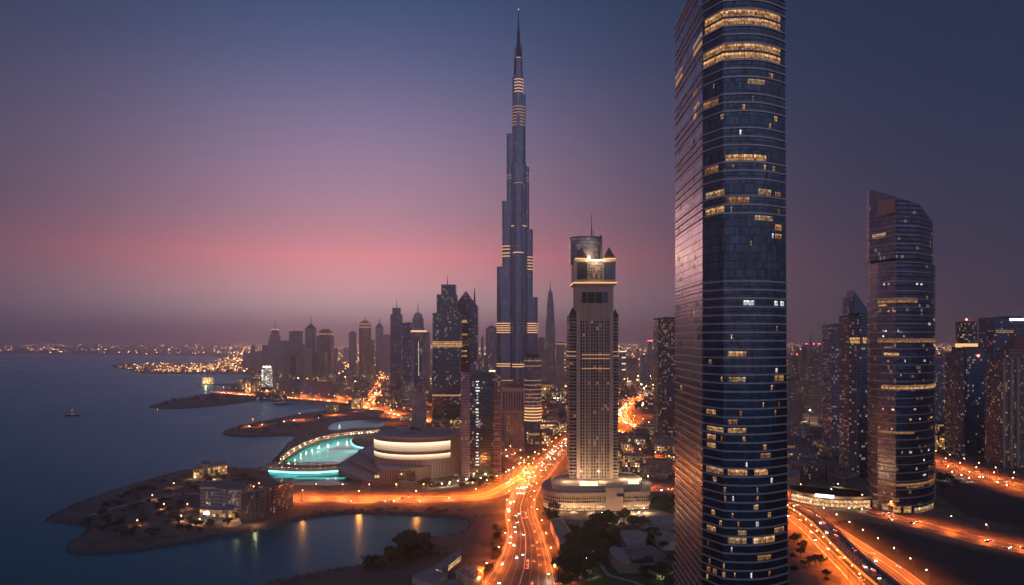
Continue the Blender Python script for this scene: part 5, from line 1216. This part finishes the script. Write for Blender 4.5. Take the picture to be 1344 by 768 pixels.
for k in range(26):
    i = int((k + .5) / 26 * (len(pp) - 1)); q = pp[i] + Vector((-6, 6, 0)); place_lamp(P_WH, (q.x, q.y, LZ), 0, 'small promenade lamp behind the curved pool wall', 'promenade lamps')

# fill-light masts added to brighten the quarters behind, where single streets no longer show
for k in range(130):
    px = r.choice((r.uniform(300, 560), r.uniform(560, 760), r.uniform(800, 870), r.uniform(1035, 1140), r.uniform(1225, 1344))); Yd = r.uniform(1500, 4200); x = xat(px, Yd)
    if not on_land(x, Yd) or near_road(x, Yd, 3) or (px < 440 and (Yd < 3000 or px < 335)): continue
    q = tag(thing('fill_mast', 'tall floodlight mast lighting the hazy city blocks in orange', 'lamp mast', (x, Yd, LZ)), group='floodlight masts in the far quarters')
    mb = MB(); mb.rod((0, 0, 0), (0, 0, 26), .4, .25, n=5); mb.build('pole', M['dark_steel'], q); mb = MB(); mb.ball((0, 0, 26.5), .9, n=6); mb.build('lamp_head', M['lamp_orange' if r.random() < .7 else 'lamp_white'], q)
    down_light(q, (0, 0, 25), 150000 * Yd / 2500, SOD if r.random() < .65 else (1, .72, .42), 1.0)

# sandy tracks on the point
for px, w in (([(350, 662), (322, 652), (285, 650), (240, 648), (205, 655), (160, 664), (120, 676)], 4.5), ([(262, 690), (238, 684), (215, 670), (205, 655)], 3.5), ([(285, 650), (290, 638), (280, 629)], 4)):
    cc = crom([G(x, y) for x, y in px], 6); mb = MB()
    for a, b, q in zip(cc, cc[1:], range(99)):
        def nn(i): e = (cc[min(i + 1, len(cc) - 1)] - cc[max(i - 1, 0)]).normalized(); return Vector((-e.y, e.x, 0)) * w / 2
        u = Vector((0, 0, .05)); mb.face([a - nn(q) + u, b - nn(q + 1) + u, b + nn(q + 1) + u, a + nn(q) + u])
    tag(mb.build('sandy_track', M['path']), kind='structure')
# ------------------------------------------------------------------ cars
def car_proto(paint, tall=False):
    t = thing('car', '', 'car'); h = .2 if not tall else .55
    prof = [(-2.2, .35), (2.2, .35), (2.25, .75), (1.15, .92), (.55, 1.38 + h * .5), (-1.25 if not tall else -1.9, 1.42 + h * .5), (-2.0, .98), (-2.25, .85)]
    mb = MB()
    for i in range(len(prof)):
        a, b = prof[i], prof[(i + 1) % len(prof)]; wa, wb = (.9 if a[1] < 1 else .72), (.9 if b[1] < 1 else .72)
        mb.face([(a[0], -wa, a[1]), (a[0], wa, a[1]), (b[0], wb, b[1]), (b[0], -wb, b[1])][::-1])
    for s in (1, -1): q = [(p[0], (.9 if p[1] < 1 else .72) * s, p[1]) for p in prof]; mb.face(q if s < 0 else q[::-1])
    mb.build('body', M[paint], t)
    mb = MB(); mb.face([(1.12, -.68, .97), (1.12, .68, .97), (.62, .6, 1.36), (.62, -.6, 1.36)]); mb.build('windscreen', M['glass'], t)
    for x in (-1.35, 1.35):
        for s in (1, -1): mb = MB(); mb.rod((x, .78 * s, .34), (x, .95 * s, .34), .34, n=8); mb.build('wheel', M['dark_steel'], t)
    for s in (1, -1):
        mb = MB(); mb.box(2.26, .62 * s, .55, .80, .12, .36); mb.build('headlight', M['head_light'], t)
        mb = MB(); mb.box(-2.27, .62 * s, .62, .86, .10, .36); mb.build('tail_light', M['tail_light'], t)
    return t
CARS = [car_proto('car_white'), car_proto('car_grey'), car_proto('car_dark'), car_proto('car_red'), car_proto('car_white', True)]
cused = set()
def put_car(loc, rz, label, group):
    i = r.choices(range(5), (5, 3, 3, 1, 3))[0]
    if i not in cused: cused.add(i); t = CARS[i]; t.location = loc; t.rotation_euler = (0, 0, rz); t['label'] = label; t['group'] = group; kids(t)
    else: dup(CARS[i], loc, rz, None, label, group)
CN = {'main': (178, 4, 'car in dense evening traffic on the curving main highway', 'cars on the main highway'), 'shore': (14, 2, 'car on the straight road between pool and lagoon', 'cars on the lagoon road'), 'back': (56, 3, 'car on the long highway passing the curved shops', 'cars on the shop highway'),
      'fly': (12, 2, 'car crossing the dark flyover', 'cars on the flyover'), 'low': (8, 2, 'car on the road under the flyover', 'cars under the flyover'), 'east': (9, 2, 'car on the ramp right of the flyover', 'cars on the ramp'), 'avenue': (20, 3, 'car on the avenue at the right edge', 'cars on the avenue'),
      'bend': (8, 2, 'car on the bend by the ribbed towers', 'cars on the bend')}
for key, (n_, lanes, lab, grp) in CN.items():
    c, L, R, D = ROADS[key]; spots = along(key, 9.0); spots = [s for s in spots if visible(s[0])]; k = tries = 0; taken = set()
    while k < n_ and tries < 4000:
        tries += 1; si = r.randrange(len(spots)); lane = r.randrange(lanes * 2)
        if (si, lane) in taken or (si + 1, lane) in taken: continue
        taken.add((si, lane)); l, rr_, d = spots[si]; u = (lane + .5) / (lanes * 2); u = .05 + u * .9; p = l.lerp(rr_, u); ang = math.atan2(d.y, d.x)
        # keep to the right: along the road on its right half, against it on its left half
        put_car((p.x, p.y, p.z + .04), ang if u > .5 else ang + pi, lab, grp); k += 1

# traffic further off, past counting
mb = MB()
for key, n_ in (('loop', 150), ('cross', 40), ('coastal', 170), ('inland', 90), ('far_avenue', 90), ('point', 14), ('side', 16), ('slip', 6)):
    c, L, R, D = ROADS[key]; spots = along(key, 9.0)
    for k in range(n_):
        l, rr_, d = spots[r.randrange(len(spots))]; u = r.choice((.2, .35, .65, .8)); p = l.lerp(rr_, u); ang = math.atan2(d.y, d.x) + (0 if u > .5 else pi); fx, fy = cos(ang), sin(ang)
        mb.box(p.x, p.y, p.z + .3, p.z + .95, 4.4, 1.8, ang, 0); mb.box(p.x - fx * .2, p.y - fy * .2, p.z + .95, p.z + 1.5, 2.4, 1.5, ang, 1)
        for s in (.6, -.6): mb.box(p.x + fx * 2.25 - fy * s, p.y + fy * 2.25 + fx * s, p.z + .5, p.z + .9, .14, .5, ang, 2); mb.box(p.x - fx * 2.25 - fy * s, p.y - fy * 2.25 + fx * s, p.z + .6, p.z + .9, .14, .5, ang, 3)
tag(mb.build('distant_traffic', [M['car_white'], M['glass'], M['head_light'], M['tail_light']]), 'dense distant traffic on the loop, coast and inland roads', 'traffic', kind='stuff')

# ------------------------------------------------------------------ trees, palms and scrub
def tree_proto(seed, h, rad, mat='leaf', name='tree'):
    rr = random.Random(seed); t = thing(name, '', 'tree')
    mb = MB(); mb.rod((0, 0, -.2), (.2, .1, h * .45), h * .035, h * .02)
    tips = []
    for i in range(6):
        a = i * 1.05 + rr.random(); e = (rad * .55 * cos(a), rad * .55 * sin(a), h * rr.uniform(.55, .8)); mb.rod((.1, .05, h * rr.uniform(.25, .4)), e, h * .016, h * .006, n=5); tips.append(Vector(e))
    mb.build('trunk', M['bark'], t); mb = MB(); tips.append(Vector((0, 0, h * .85)))
    for tip in tips:
        for q in range(3):
            c_ = tip + Vector((rr.gauss(0, rad * .22), rr.gauss(0, rad * .22), rr.gauss(0, h * .07)))
            for k in range(26):
                v = Vector((rr.gauss(0, 1), rr.gauss(0, 1), rr.gauss(0, .75))); v = v.normalized() * rad * .34 * rr.uniform(.55, 1.1); p = c_ + v
                u = Vector((rr.gauss(0, 1), rr.gauss(0, 1), rr.gauss(0, 1))).normalized(); w = u.orthogonal().normalized(); s = rr.uniform(.35, .75) * (h / 8)
                mb.face([p - u * s, p + w * s * .55, p + u * s, p - w * s * .55])
    mb.build('crown', M[mat], t); return t
def palm_proto(seed, h):
    rr = random.Random(seed); t = thing('palm_tree', '', 'palm'); mb = MB(); lean = rr.uniform(-.4, .4); mb.rod((0, 0, -.2), (lean, .1, h), .26, .17, n=6); mb.build('trunk', M['bark'], t); mb = MB()
    for i in range(15):
        a = i * 2.4; L = rr.uniform(2.6, 3.6); up = rr.uniform(.1, 1.0); prev = Vector((lean, .1, h)); d = Vector((cos(a), sin(a), 0)); n_ = Vector((-sin(a), cos(a), 0))
        for s in range(4):
            nx = Vector((lean, .1, h)) + d * L * (s + 1) / 4 + Vector((0, 0, up * (s + 1) / 4 * 1.6 - 2.4 * ((s + 1) / 4) ** 2)); w0, w1 = .45 * (1 - s / 5), .45 * (1 - (s + 1) / 5)
            mb.face([prev - n_ * w0, prev + n_ * w0, nx + n_ * w1, nx - n_ * w1]); prev = nx
    mb.build('fronds', M['palm_leaf'], t); return t
TREES = [tree_proto(i, h, rd) for i, (h, rd) in enumerate(((9, 4.6), (7, 4.0), (11, 5.4)))]
SHR = [tree_proto(20 + i, h, rd, 'scrub', 'shrub') for i, (h, rd) in enumerate(((2.6, 2.2), (3.6, 2.8)))]
for s in SHR: s['category'] = 'shrub'
PALM = [palm_proto(40, 8), palm_proto(41, 6.5)]
tus = set()
def put_tree(protos, g, label, group, s=None):
    i = r.randrange(len(protos)); p = protos[i]; s = s or r.uniform(.75, 1.3); rz = r.uniform(0, 6.28)
    if p.name not in tus: tus.add(p.name); p.location = g; p.rotation_euler = (0, 0, rz); p.scale = (s,) * 3; p['label'] = label; p['group'] = group; kids(p)
    else: dup(p, g, rz, s, label, group)
def grove(protos, poly, n_, label, group, s=(.75, 1.3), avoid=True):
    xs, ys = [p[0] for p in poly], [p[1] for p in poly]; k = tries = 0
    while k < n_ and tries < n_ * 40:
        tries += 1; px, py = r.uniform(min(xs), max(xs)), r.uniform(min(ys), max(ys))
        if not inside((px, py), poly): continue
        g = G(px, py)
        if not on_land(g.x, g.y) or (avoid and near_road(g.x, g.y, 2.5)): continue
        put_tree(protos, g, label, group, r.uniform(*s)); k += 1
T = TREES
grove(T, [(745, 700), (775, 694), (800, 690), (815, 705), (800, 722), (795, 742), (770, 768), (738, 780), (736, 745), (752, 715)], 74, 'dark leafy tree in the dense park grove below the hotel', 'trees in the park grove', (.8, 1.4))
grove(T, [(778, 690), (800, 683), (830, 680), (850, 690), (838, 697), (808, 702), (792, 700)], 18, 'dark leafy tree around the small plaza below the hotel', 'trees by the plaza')
grove(T, [(835, 700), (850, 703), (880, 728), (862, 722), (842, 714)], 10, 'dark leafy tree between the park roofs', 'trees between the park roofs', (.6, 1.0))
grove(T, [(835, 746), (886, 744), (890, 780), (845, 775)], 16, 'dark leafy tree by the lit lawn', 'trees by the lawn', (.7, 1.1))
grove(T, [(712, 655), (722, 672), (732, 674), (738, 684), (722, 690), (710, 672)], 12, 'dark leafy tree at the rounded end of the hotel podium', 'trees at the podium end', (.7, 1.1))
grove(T, [(848, 660), (886, 660), (886, 674), (852, 676)], 10, 'dark leafy tree right of the hotel podium', 'trees right of the podium', (.7, 1.1))
grove(T, [(572, 722), (528, 726), (500, 738), (470, 752), (500, 752), (540, 742), (575, 735)], 34, 'dark bushy tree on the lagoon bank', 'trees on the lagoon bank', (.6, 1.25))
grove(T, [(525, 718), (560, 712), (563, 728), (528, 734)], 16, 'dark tall tree in the clump on the lagoon bank', 'tall trees on the lagoon bank', (1.1, 1.5))
grove(T, [(595, 640), (660, 618), (668, 628), (640, 640), (600, 644)], 24, 'tree lit white from below in the garden by the slanted tower', 'lit trees in the mall garden', (.6, .95))
grove(T, [(545, 636), (600, 628), (600, 640), (550, 644)], 14, 'dark tree in front of the mall plinth', 'trees in front of the mall', (.6, .9))
grove(T, [(1098, 604), (1116, 612), (1128, 634), (1105, 636), (1088, 612)], 14, 'dark tree behind the curved shop arcade', 'trees behind the shops', (.8, 1.2))
grove(T, [(1228, 628), (1262, 624), (1258, 640), (1234, 652)], 12, 'dark tree beside the rounded slanted-top tower', 'trees beside the rounded tower', (.8, 1.2))
grove(T, [(1040, 705), (1060, 715), (1095, 768), (1040, 768)], 14, 'dark tree in the plot beside the road under the flyover', 'trees by the lower road', (.6, 1.0))
S_ = SHR
grove(S_, [(648, 690), (657, 700), (656, 730), (640, 768), (630, 768), (648, 735)], 26, 'dry shrub on the left verge of the main highway', 'shrubs on the highway verge', (.8, 1.4), True)
grove(S_, [(125, 660), (200, 635), (250, 625), (335, 622), (335, 650), (260, 660), (230, 690), (140, 705), (110, 690)], 120, 'dry dark shrub scattered on the sandy point', 'shrubs on the sandy point', (.8, 2.0))
grove(T, [(205, 690), (262, 684), (300, 690), (262, 700), (180, 712), (150, 706)], 26, 'dark low tree on the sandy point below the beach hotel', 'trees on the sandy point', (.4, .75))
grove(T, [(312, 628), (345, 630), (330, 640), (308, 640)], 14, 'dark tree behind the roof of the beach hotel', 'trees behind the beach hotel', (.6, .9))
grove(S_, [(390, 672), (600, 667), (630, 682), (600, 676), (520, 671), (430, 674)], 30, 'dry shrub on the slope between road and lagoon', 'shrubs above the lagoon', (.5, 1.0))
grove(S_, [(300, 563), (420, 546), (440, 540), (430, 555), (350, 570), (300, 570)], 40, 'dark shrub on the low peninsula', 'shrubs on the peninsula', (1.2, 2.2)); grove(S_, [(205, 532), (260, 521), (290, 520), (320, 522), (290, 529), (230, 535)], 34, 'dark shrub on the small dark headland', 'shrubs on the headland', (1.6, 3.0))
for k in range(70):
    q = pp[r.randrange(len(pp) - 1)] + Vector((r.uniform(-14, -2), r.uniform(3, 24), 0)); put_tree(PALM, (q.x, q.y, LZ), 'dark palm tree on the curved promenade behind the pool', 'palms on the promenade', r.uniform(.8, 1.2))
for k in range(12): q = cw_pts[0].lerp(cw_pts[-1], r.random()) + Vector((0, r.uniform(5, 9), 4)); put_tree(PALM, q, 'dark palm tree on the straight canal wall', 'palms on the canal wall', r.uniform(.6, .8))
for k in range(24): q = G(r.uniform(300, 350), r.uniform(617, 622)); put_tree(PALM, q, 'dark palm tree along the north shore of the sandy point', 'palms on the sandy point', r.uniform(.6, .9))

# rough stones along the near shores
mb = MB(); near = [p for p in coast if p.y < 2600 and -40 < CX + p.x / max(p.y, 1) * F < 700]
for a, b in zip(near, near[1:]):
    L_ = (b - a).length
    if L_ > 150: continue
    for k in range(int(L_ * .9 * min(1, 900 / a.y))):
        q = a.lerp(b, r.random()); e = (b - a).normalized(); n_ = Vector((e.y, -e.x)) * r.uniform(-1, 6); n2 = Vector((-e.y, e.x))
        s = r.uniform(.5, 1.5) * max(1, a.y / 1100); x, y = q.x + n_.x, q.y + n_.y
        if not inside((x, y), outline): x, y = q.x - n_.x, q.y - n_.y
        P = [(x + s * cos(i * 1.05 + .3) * r.uniform(.6, 1.1), y + s * sin(i * 1.05 + .3) * r.uniform(.6, 1.1)) for i in range(6)]
        mb.prism(P, -.4, r.uniform(.5, 1.7) + .5, scaled([(p[0] - x, p[1] - y) for p in P], .5) and [(x + (p[0] - x) * .5, y + (p[1] - y) * .5) for p in P], cap=0)
tag(mb.build('shore_rocks', plain('shore_rock', (.085, .078, .072), .9, var=.5, scale=.3)), 'rough dark rocks lining the near shores', 'rocks', kind='stuff')

# ------------------------------------------------------------------ boats and the pier
def boat(label, px, py, L, rz=0.0):
    g = G(px, py, 0); t = thing('ferry' if L > 20 else 'boat', label, 'boat', (g.x, g.y, 0), rz); b = L * .14
    hull = [(-L / 2, -b), (L * .3, -b), (L / 2, 0), (L * .3, b), (-L / 2, b)]
    mb = MB(); mb.prism(scaled(hull, .9, .75), -.8, L * .09, hull, cap=1); mb.build('hull', [M['dark_steel'], M['concrete']], t)
    mb = MB(); mb.prism(rect(L * .5, b * 1.3, -L * .08), L * .09, L * .17, cap=1); c_ = mb.build('cabin', [facade('cabin_windows_%d' % L, (.4, .38, .36), (.05, .05, .06), 1.6, L * .08, .4, .5, .6, 1.2), M['concrete']], t)
    mb = MB(); mb.prism(rect(L * .22, b, L * .02), L * .17, L * .24, cap=0); mb.build('wheelhouse', M['pale_stone'], t)
    mb = MB(); mb.rod((-L * .05, 0, L * .24), (-L * .05, 0, L * .40), .16, .08); mb.build('mast', M['dark_steel'], t); mb = MB(); mb.ball((-L * .05, 0, L * .40), .35); mb.build('mast_light', M['lamp_warm'], t)
boat('dark ferry with deckhouse alone on the open water at left', 95, 546, 32, .15); boat('tiny dark boat near the headland', 207, 539, 9, .4); boat('low moored dinner boat in the bay by the coast road', 371, 531, 44, .1)
pg = G(285, 504.5); t = thing('pier', 'dark pier carrying one glowing yellow hall off the far shore', 'pier', (pg.x, pg.y, 0))
mb = MB(); mb.prism([(-75, -12), (200, -16), (200, 14), (-75, 18)], -1, 4, cap=0); mb.build('deck', M['dark_concrete'], t)
mb = MB(); mb.prism(rect(34, 24, -36, 2), 4, 30, cap=1); mb.build('lit_hall', [facade('hall_lights', (.40, .30, .18), (.2, .14, .06), 5, 5, .12, .15, 3.0, 1.3, hot=(1, .62, .22), warm=.9), M['roof']], t)
pt_light(t, (-36, -20, 14), 40000, (1, .6, .25), 1)
